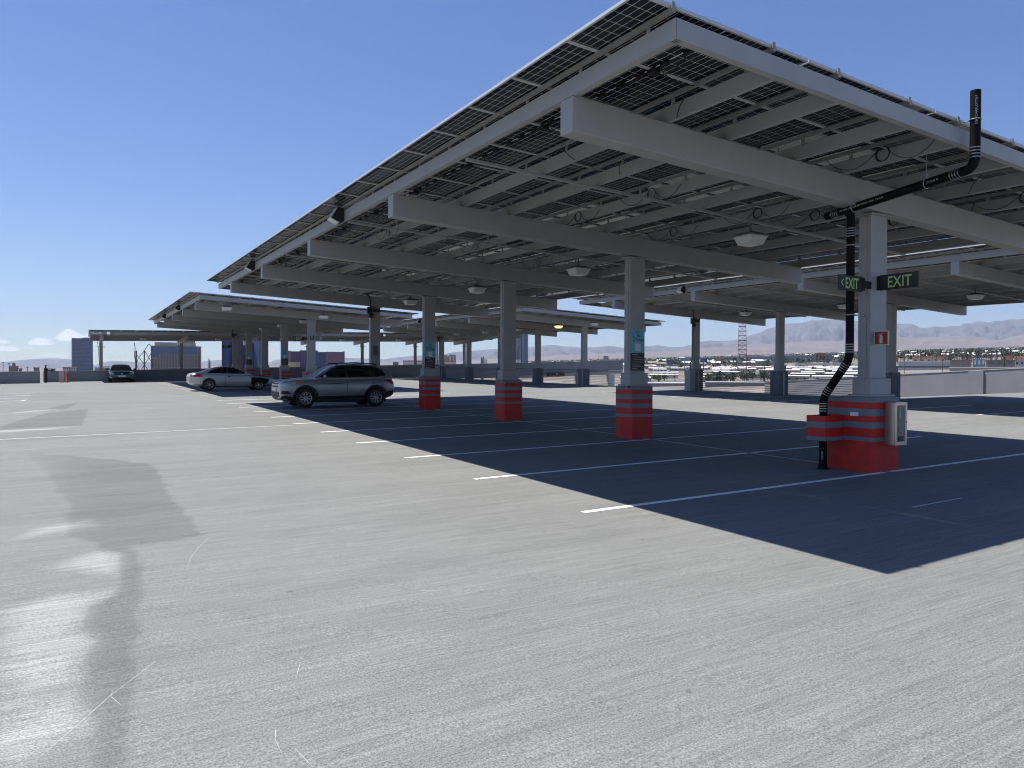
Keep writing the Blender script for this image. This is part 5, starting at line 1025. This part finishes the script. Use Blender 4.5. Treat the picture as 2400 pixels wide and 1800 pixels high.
bld('dark_block', 'small dark block on the skyline between the post and the fourth post', 921, 934, 848.5, 800, 10, 'b_darkgrey', 'building')
bld('sign_tower', 'slim dark sign tower with stacked letters on top', 1126.5, 1133.5, 842, 620, 4, 'b_darkgrey', 'tower', wins=(3, 1, .3, .85, .5, .4, 'b_white'), extra=lambda F_, w, h, r: obj('top_sign', MB().box(-w*.9, -w*.3, 0, 1, h, h*1.10, F_).box(-w*.1, w*.35, 0, 1, h, h*1.08, F_).box(w*.5, w, 0, 1, h, h*1.14, F_), 'b_darkgrey', r))
def ex(F_, w, h, r):
    n = 10; mb = MB(); mb.prism([F_(w*.05, -.5, -4)]+[F_(w*.05+w*.95*i/n, -.5-5*math.sin(math.pi*i/n), -4) for i in range(1, n)]+[F_(w, -.5, -4), F_(w, 16, -4), F_(w*.05, 16, -4)], (0, 0, h+10)); obj('glass_bay', mb, 'glass_blue', r)
    mb = MB()
    for i in range(5): c = w*(.15+.18*i); mb.box(c, c+w*.06, -6.3+abs(i-2)*.9, -5.8+abs(i-2)*.9, 0, h, F_)
    obj('mullion', mb, 'glass_pale', r); mb = MB(); mb.tube([F_(-w*.5, -.4, 0), F_(-w*.45, -.4, h*.45), F_(-w*.2, -.4, h*.6)], .5, 6); obj('crane_mast', mb, 'steel_dark', r)
bld('blue_glass_tower', 'tall tower half grey concrete and half curved blue glass', 1204, 1237.5, 772, 1250, 22, 'b_grey', 'tower', extra=ex)
bld('white_pavilion', 'small white pavilion at the foot of the glass tower', 1207, 1221, 843, 1000, 8, 'b_white', 'building'); bld('tent_hall', 'white pointed tent beside the sign tower', 1134, 1142, 846, 800, 8, 'roof_white', 'building', extra=lambda F_, w, h, r: obj('roof', MB().prism([F_(-w, 0, h), F_(w, 0, h), F_(-w*.4, 0, h*1.25)], F_.y*8), 'roof_white', r))
bld('office_block', 'grey office block on the far skyline left of the second red post', 1414, 1426, 834, 2600, 18, 'b_grey', 'building', wins=(3, 6, .3, .95, .8, .5, 'b_darkgrey'))
# --- right-hand town
def db(u, v): return dist_of(u, v)
def tb(name, label, u0, u1, vt, vb, m, dep=14, **k): return bld(name, label, u0, u1, vt, db((u0+u1)/2, vb), dep, m, **k)
tb('shop', 'yellow roofed shop among the trees', 1519, 1546, 847.5, 854, 'b_tan', roof='stucco_yellow', rt=1.6)
def billboard(label, u0, u1, vt, vb, d, m_, m2):
    u = (u0+u1)/2; F_ = Frame(u, d); r = root_at('billboard', F_, label, 'billboard'); w = F_.w(u1-u0)/2; mb = MB(); mb.tube([F_(0, .8, -3), F_(0, .8, F_.h(vb)+.5)], .45, 8); obj('pole', mb, 'steel_dark', r); mb = MB(); mb.box(-w, w, 0, .6, F_.h(vb), F_.h(vt), F_); bd = obj('board', mb, m_, r); mb = MB(); mb.box(-w*.5, w*.3, -.08, -.01, F_.h(vb*.6+vt*.4), F_.h(vb*.3+vt*.7), F_); mb.box(-w*.3, w*.6, -.08, -.01, F_.h(vb*.88+vt*.12), F_.h(vb*.72+vt*.28), F_); obj('panel', mb, m2, bd)
billboard('purple billboard with pale panels above the beige long wall', 1563.5, 1577, 844.5, 855, 620, 'c_indigo', 'c_mauve'); billboard('greenish pale billboard on a dark pole', 1594, 1615.5, 838.5, 847, 640, 'glass_pale', 'b_cream'); billboard('dark blue billboard right of the leftmost rear canopy post', 1640.5, 1657, 841.5, 849.5, 640, 'c_navy', 'c_blue')
tb('long_wall_shop', 'long beige wall shop behind the mobile homes', 1563, 1616, 855.5, 862, 'b_cream', roof='roof_white'); tb('dark_roof_shop', 'low green grey shop row left of the rear canopy post', 1566, 1592, 862, 866, 'b_darkgrey'); tb('orange_roof_house', 'tall house with an orange tiled roof left of the grey warehouse', 1677, 1697, 841, 851, 'b_tan', roof='roof_orange', rt=3.0, wins=(1, 4, .3, .8, .6, .8, 'b_darkgrey')); tb('stone_shed', 'tan gabled shed beside the blue billboard', 1659, 1668, 840, 853, 'b_tan')
tb('warehouse', 'large pale grey warehouse at the foot of the radio tower', 1697, 1731, 837.5, 850, 'b_grey', 60, roof='b_white'); tb('warehouse', 'very long pale grey warehouse right of the radio tower', 1750, 1822, 835.5, 850, 'b_grey', 70, roof='b_white', wins=(1, 3, .2, .4, .35, .4, 'win_dark')); tb('orange_roof_hall', 'hall with a sloping orange roof behind the radio tower', 1743, 1763, 835, 842, 'b_cream', roof='roof_orange', rt=3); tb('grey_store', 'mid grey store with a flat roof in front of the warehouse', 1724, 1820, 850.5, 858, 'b_tan', 30, roof='b_darkgrey')
tb('white_factory', 'white factory with five small dark windows behind the diagonal pipe', 1861, 1999, 853, 864, 'b_white', 30, roof='roof_white', wins=(1, 5, .5, .78, .14, .8, 'win_dark')); tb('blue_grey_store', 'blue grey store with a glazed front left of the drain pipe', 1845, 1950, 833, 849, 'b_grey', 40, roof='b_white', wins=(1, 5, .2, .5, .5, .6, 'win_dark')); tb('red_sign_shop', 'shop front under a flat red sign', 1911, 1934, 831, 849, 'b_tan', 16, roof='roof_red', rt=2.5, wins=(2, 3, .2, .9, .7, .6, 'win_dark')); tb('low_white_shop', 'low white shop right of the palm by the pipe', 1951, 1992, 846, 852, 'b_white', roof='b_grey'); tb('red_roof_shed', 'low shed with a rusty red roof left of the rear pedestal', 1795, 1818, 862, 866, 'b_white', roof='roof_red', rt=1.4)
tb('motel', 'long motel under an orange tiled roof right of the extinguisher sign', 2064, 2105, 841, 849, 'b_cream', roof='roof_orange', rt=2.2); tb('motel', 'longest orange roofed motel wing with dark windows', 2137, 2217, 840.5, 848, 'b_white', roof='roof_orange', rt=2.4, wins=(1, 5, .3, .75, .35, .8, 'win_dark'))
tb('strip_mall', 'white strip mall with a dark awning line above the ramp wall', 2104, 2226, 848, 867, 'b_white', 26, roof='roof_white', wins=(1, 1, .28, .48, 1.0, 1.0, 'b_darkgrey')); tb('brick_store', 'wide tan brick store right of the strip mall', 2226, 2276, 845, 866, 'b_tan', 30, roof='b_darkgrey'); tb('brick_store', 'second tan brick store right of the teal mural', 2310, 2378, 845, 866, 'b_tan', 30, roof='b_darkgrey', wins=(1, 3, .6, .9, .5, .6, 'b_darkgrey'))
tb('mural_wall', 'teal and white mural board between the brick stores', 2280, 2309, 842, 860, 'c_teal', 3, wins=(1, 3, .25, .9, .5, .8, 'b_white')); tb('pink_roof_house', 'house with a pink red roof behind the brick stores', 2356, 2373, 839.5, 850, 'b_cream', roof='roof_red', rt=2.4); tb('orange_roof_villa', 'cream villa with orange roof at the right edge of the photo', 2378, 2412, 841.5, 862, 'b_white', 16, roof='roof_orange', rt=2.2, wins=(1, 3, .35, .7, .4, .7, 'win_dark')); tb('flat_white_roof', 'broad white flat roof just beyond the ramp wall', 2222, 2440, 862.5, 880, 'b_cream', 40, roof='roof_white'); tb('flat_white_roof', 'low white roofed hall seen through the railing between the rear pedestals', 1506, 1614, 899.5, 906, 'b_grey', 20, roof='roof_white'); tb('flat_white_roof', 'long white roofed hall right of the leftmost rear pedestal', 1652, 1802, 898, 906, 'b_grey', 20, roof='roof_white')
# radio tower
F_ = Frame(1739, 640); r = root_at('radio_tower', F_, 'tall red and white lattice radio tower behind the rear canopy', 'radio tower'); H = F_.h(700); wb = F_.w(22)/2; wt = F_.w(13)/2
leg = lambda s, q, t: F_(s*(wb+(wt-wb)*t), q*(wb+(wt-wb)*t), H*t)
for s, q in ((-1, -1), (1, -1), (1, 1), (-1, 1)): obj('tower_leg', MB().tube([leg(s, q, 0), leg(s, q, 1)], .22, 6), 'mast_red', r)
mb = MB(); m2 = MB(); C4 = [(-1, -1), (1, -1), (1, 1), (-1, 1)]
for i in range(16):
    t0, t1 = i/16, (i+1)/16
    for j in range(4):
        a, b_ = C4[j], C4[(j+1) % 4]; mb.tube([leg(*a, t0), leg(*b_, t1)], .10, 4, caps=False); mb.tube([leg(*b_, t0), leg(*a, t1)], .10, 4, caps=False); m2.tube([leg(*a, t1), leg(*b_, t1)], .2, 4, caps=False)
obj('cross_bracing', mb, 'mast_white', r); obj('girt', m2, 'mast_red', r)
# utility poles
for i, (u, vt, vb, s) in enumerate(((1582, 874, 899, 'slim utility pole left of the leftmost rear pedestal'), (1672, 873, 900, 'utility pole among the bushes right of the leftmost rear pedestal'), (1783, 862, 897, 'dark pole left of the second rear pedestal'), (1791, 853, 897, 'taller dark pole next to the second rear pedestal'), (2120, 845, 876, 'dark pole in front of the strip mall left half'), (2209, 840, 873, 'dark pole in front of the strip mall right half'), (2352, 838, 868, 'stout brown pole behind the ramp wall'), (2381, 836, 868, 'thin pole at the right edge by the villa'), (2280.5, 838, 862, 'post at the left end of the teal mural'), (1493, 827, 843, 'distant mast right of the office block'), (1402, 828, 843, 'distant mast left of the office block'))):
    F_ = Frame(u, min(db(u, vb), 900) if vb > 850 else 1500); r = root_at('utility_pole', F_, s, 'utility pole', 'utility poles in the town'); rr = .22 if 'stout' not in s else .8; mb = MB(); mb.tube([F_(0, 0, -3), F_(0, 0, F_.h(vt))], rr, 7, radii=[rr, rr*.7]); obj('pole', mb, 'wood_pole', r)
    mb = MB(); mb.box(-1.4, 1.4, -.1, .1, F_.h(vt)-1.2, F_.h(vt)-1.0, F_); obj('crossarm', mb, 'wood_pole', r)
# mobile homes
rnd = random.Random(11)
def home_mesh(i):
    L_ = (14, 17, 20, 12)[i % 4]; W_ = 4.6; h = 2.7; mb = MB(); mb.box(-L_/2, L_/2, -W_/2, W_/2, -2.5, h); a = mb.mesh('mobile_home'); a.materials.append(MATS[('b_white', 'b_cream', 'b_white', 'b_grey')[i % 4]])
    mb = MB(); e = .35; mb.prism([(-L_/2-e, -W_/2-e, h+.01), (-L_/2-e, W_/2+e, h+.01), (-L_/2-e, W_/2+e, h+.2), (-L_/2-e, 0, h+.85), (-L_/2-e, -W_/2-e, h+.2)], (L_+2*e, 0, 0)); b_ = mb.mesh('home_roof'); b_.materials.append(MATS['roof_white'])
    mb = MB()
    for j in range(4): c = -L_/2+L_*(j+.5)/4; mb.box(c-.7, c+.7, -W_/2-.06, -W_/2+.02, 1.0, 1.9)
    c_ = mb.mesh('home_windows'); c_.materials.append(MATS['win_dark']); mb = MB(); mb.box(-.6, .6, -.5, .5, h+.5, h+1.3); d_ = mb.mesh('roof_unit'); d_.materials.append(MATS['b_grey']); return a, b_, c_, d_
HM = [home_mesh(i) for i in range(4)]; nh = 0
for v in (866.5, 869, 872, 876, 881, 887, 894):
    u = 1490.
    while u < 2010:
        dd = db(u, v); step = 18*FPX/dd; turn = rnd.uniform(-.12, .12)
        skip = (v > 886 and (u > 1640 and u < 1900) and rnd.random() < .55) or (rnd.random() < .10)
        if not skip:
            F_ = Frame(u, dd*rnd.uniform(.985, 1.015), turn); i = rnd.randrange(4); o = bpy.data.objects.new('mobile_home', HM[i][0]); COL.objects.link(o); o.location = F_.o; o.rotation_euler = (0, 0, math.atan2(F_.x.y, F_.x.x)); tag(o, 'white roofed mobile home in the crowded park below the garage', 'mobile home', 'mobile homes in the park'); nh += 1
            for nm, me, z in (('roof', HM[i][1], 0), ('windows', HM[i][2], 0), ('roof_unit', HM[i][3], 0)):
                q = bpy.data.objects.new(nm, me); COL.objects.link(q); q.parent = o
                if nm == 'roof_unit': q.location = (rnd.uniform(-3, 3), 0, .2)
        u += step*rnd.uniform(.95, 1.5)
# houses scattered through the trees
def house_mesh(i):
    w = (9, 12, 15)[i]; mb = MB(); mb.box(-w/2, w/2, -4, 4, -3, 3.4); a = mb.mesh('house'); a.materials.append(MATS[('b_white', 'b_cream', 'b_tan')[i]]); mb = MB(); mb.prism([(-w/2-.4, -4.5, 3.41), (-w/2-.4, 4.5, 3.41), (-w/2-.4, 0, 5.2)], (w+.8, 0, 0)); b_ = mb.mesh('house_roof'); b_.materials.append(MATS[('roof_white', 'b_tan', 'roof_white')[i]]); return a, b_
HS = [house_mesh(i) for i in range(3)]
for n_ in range(150):
    u = rnd.uniform(1235, 2430); lo = vh(u)-FPX*interp(ELT, u)
    v = lo+3.5+(rnd.random()**1.4)*26
    dd = db(u, v)
    if dd < 700: continue
    F_ = Frame(u, dd, rnd.uniform(-.6, .6)); i = rnd.randrange(3); o = bpy.data.objects.new('house', HS[i][0]); COL.objects.link(o); o.location = F_.o; o.rotation_euler = (0, 0, math.atan2(F_.x.y, F_.x.x)); s = rnd.uniform(1, 1.7); o.scale = (s, s, s); tag(o, 'small pale house among the distant trees', 'house', 'houses among the trees')
    q = bpy.data.objects.new('roof', HS[i][1]); COL.objects.link(q); q.parent = o
# trees
def leaf_quad(mb, p, s, rn):
    a = Vector((rn.uniform(-1, 1), rn.uniform(-1, 1), rn.uniform(-1, 1))).normalized(); b_ = a.orthogonal().normalized(); c = a.cross(b_)
    mb.add([p+b_*s, p+c*s*.7, p-b_*s, p-c*s*.7], [(0, 1, 2, 3)])
def bush_meshes(seed, m_):
    rn = random.Random(seed); tr = MB(); tr.tube([(0, 0, -1), (.1, 0, 2.2), (0, .1, 4)], .3, 6, radii=[.35, .25, .12])
    cl = [(Vector((rn.gauss(0, 1.7), rn.gauss(0, 1.7), rn.uniform(2.6, 6.6))), rn.uniform(.9, 1.9)) for _ in range(11)]; mb = MB()
    for c, r_ in cl:
        tr.tube([(0, .05, 2.6), tuple(c)], .08, 4, radii=[.12, .04])
        for _ in range(26):
            q = Vector((rn.gauss(0, 1), rn.gauss(0, 1), rn.gauss(0, .8))).normalized()*r_*rn.uniform(.4, 1); leaf_quad(mb, c+q, rn.uniform(.28, .6), rn)
    a = tr.mesh('tree_trunk'); a.materials.append(MATS['bark']); b_ = mb.mesh('tree_crown'); b_.materials.append(MATS[m_]); return a, b_
def palm_meshes(seed):
    rn = random.Random(seed); h = rn.uniform(9, 12); tr = MB(); tr.tube([(0, 0, -1), (.2, 0, h*.5), (.1, .1, h)], .3, 7, radii=[.4, .28, .25]); mb = MB()
    for k in range(34):
        a = rn.uniform(0, 2*math.pi); e = rn.uniform(-.7, 1.2); ln = rn.uniform(1.6, 2.4); prev = Vector((.1, .1, h)); d = Vector((math.cos(a)*math.cos(e), math.sin(a)*math.cos(e), math.sin(e))); side = Vector((-math.sin(a), math.cos(a), 0))
        pts = []
        for i in range(4): pts.append((prev.copy(), (.30, .42, .32, .05)[i])); prev = prev+d*ln/3; d = (d-Vector((0, 0, .38))).normalized()
        vs = []
        for p, w_ in pts: vs += [p-side*w_, p+side*w_]
        mb.add(vs, [(2*i, 2*i+1, 2*i+3, 2*i+2) for i in range(3)])
    a = tr.mesh('palm_trunk'); a.materials.append(MATS['bark']); b_ = mb.mesh('palm_crown'); b_.materials.append(MATS['leaf_green']); return a, b_
BT = [bush_meshes(1, 'leaf_green'), bush_meshes(2, 'leaf_olive'), bush_meshes(3, 'leaf_dark')]; PT = [palm_meshes(4), palm_meshes(5)]
def tree(u, d, palm, s):
    F_ = Frame(u, d); me = rnd.choice(PT) if palm else rnd.choice(BT); r = empty('palm_tree' if palm else 'broadleaf_tree', F_.o); r.scale = (s, s, s); r.rotation_euler = (0, 0, rnd.uniform(0, 6.28))
    tag(r, 'palm tree in the town beyond the garage' if palm else 'bushy green tree in the town beyond the garage', 'palm tree' if palm else 'tree', 'palms in the town' if palm else 'trees in the town')
    for nm, m_ in (('trunk', me[0]), ('crown', me[1])): q = bpy.data.objects.new(nm, m_); COL.objects.link(q); q.parent = r
for n_ in range(110): u = rnd.uniform(2070, 2440); tree(u, db(u, rnd.uniform(833, 853)), True, rnd.uniform(.75, 1.25))
for n_ in range(26): u = rnd.uniform(1840, 2000); tree(u, db(u, rnd.uniform(838, 862)), rnd.random() < .4, rnd.uniform(.7, 1.1))
for n_ in range(90): u = rnd.uniform(2050, 2440); tree(u, db(u, rnd.uniform(828, 850)), False, rnd.uniform(.9, 1.5))
for n_ in range(60): u = rnd.uniform(1500, 1660); tree(u, db(u, rnd.uniform(842, 866)), False, rnd.uniform(.7, 1.2))
for n_ in range(34): u = rnd.uniform(1655, 1800); tree(u, db(u, rnd.uniform(889, 897)), False, rnd.uniform(.5, .8))
for n_ in range(14): u = rnd.uniform(1500, 1560); tree(u, db(u, rnd.uniform(890, 897)), False, rnd.uniform(.4, .6))
for n_ in range(24): u = rnd.uniform(1655, 1800); tree(u, db(u, rnd.uniform(856, 863)), rnd.random() < .2, rnd.uniform(.6, .9))
# the far suburb, trees past counting
mb = MB(); rn = random.Random(5)
for n_ in range(5200):
    u = rn.uniform(1180, 2520); lo = interp(ELT, u); d = 1100*math.exp(rn.random()**.9*1.75); x, y = xy(u, d); z = gnd_z(u, d); s = rn.uniform(3.2, 6.5); c = Vector((x, y, z+s*.7))
    for _ in range(3): leaf_quad(mb, c+Vector((rn.gauss(0, s*.4), rn.gauss(0, s*.4), rn.gauss(0, s*.25))), s*rn.uniform(.5, .9), rn)
tag(obj('distant_trees', mb, 'leaf_dark'), 'dark belt of distant trees along the valley floor below the mountains', 'trees', kind='stuff')
# pale specks of the far suburb: roofs beyond counting
mb = MB()
for n_ in range(900):
    u = rn.uniform(1180, 2520); d = 1500*math.exp(rn.random()*1.6); F_ = Frame(u, d, rn.uniform(-.5, .5)); w = rn.uniform(4, 9); h = rn.uniform(3, 4.5); mb.box(-w, w, 0, 9, -2, h, F_)
tag(obj('distant_roofs', mb, 'b_cream'), 'pale specks of far off houses in the valley', 'houses', kind='stuff')
# ------------------------------------------------------------------ air
HAZE = 4.2e-5
if HAZE > 0:
    mb = MB(); mb.box(-21000, 21000, -21000, 21000, -17, 1900); m = bpy.data.materials.new('haze_air'); m.use_nodes = True; nt = m.node_tree; nt.nodes.clear(); out = nt.nodes.new('ShaderNodeOutputMaterial'); pv = nt.nodes.new('ShaderNodeVolumePrincipled'); pv.inputs['Color'].default_value = (.68, .79, 1.0, 1); pv.inputs['Density'].default_value = HAZE; pv.inputs['Anisotropy'].default_value = .2; nt.links.new(pv.outputs[0], out.inputs['Volume']); m.cycles.homogeneous_volume = True; MATS['haze_air'] = m
    tag(obj('haze', mb, 'haze_air'), kind='stuff')
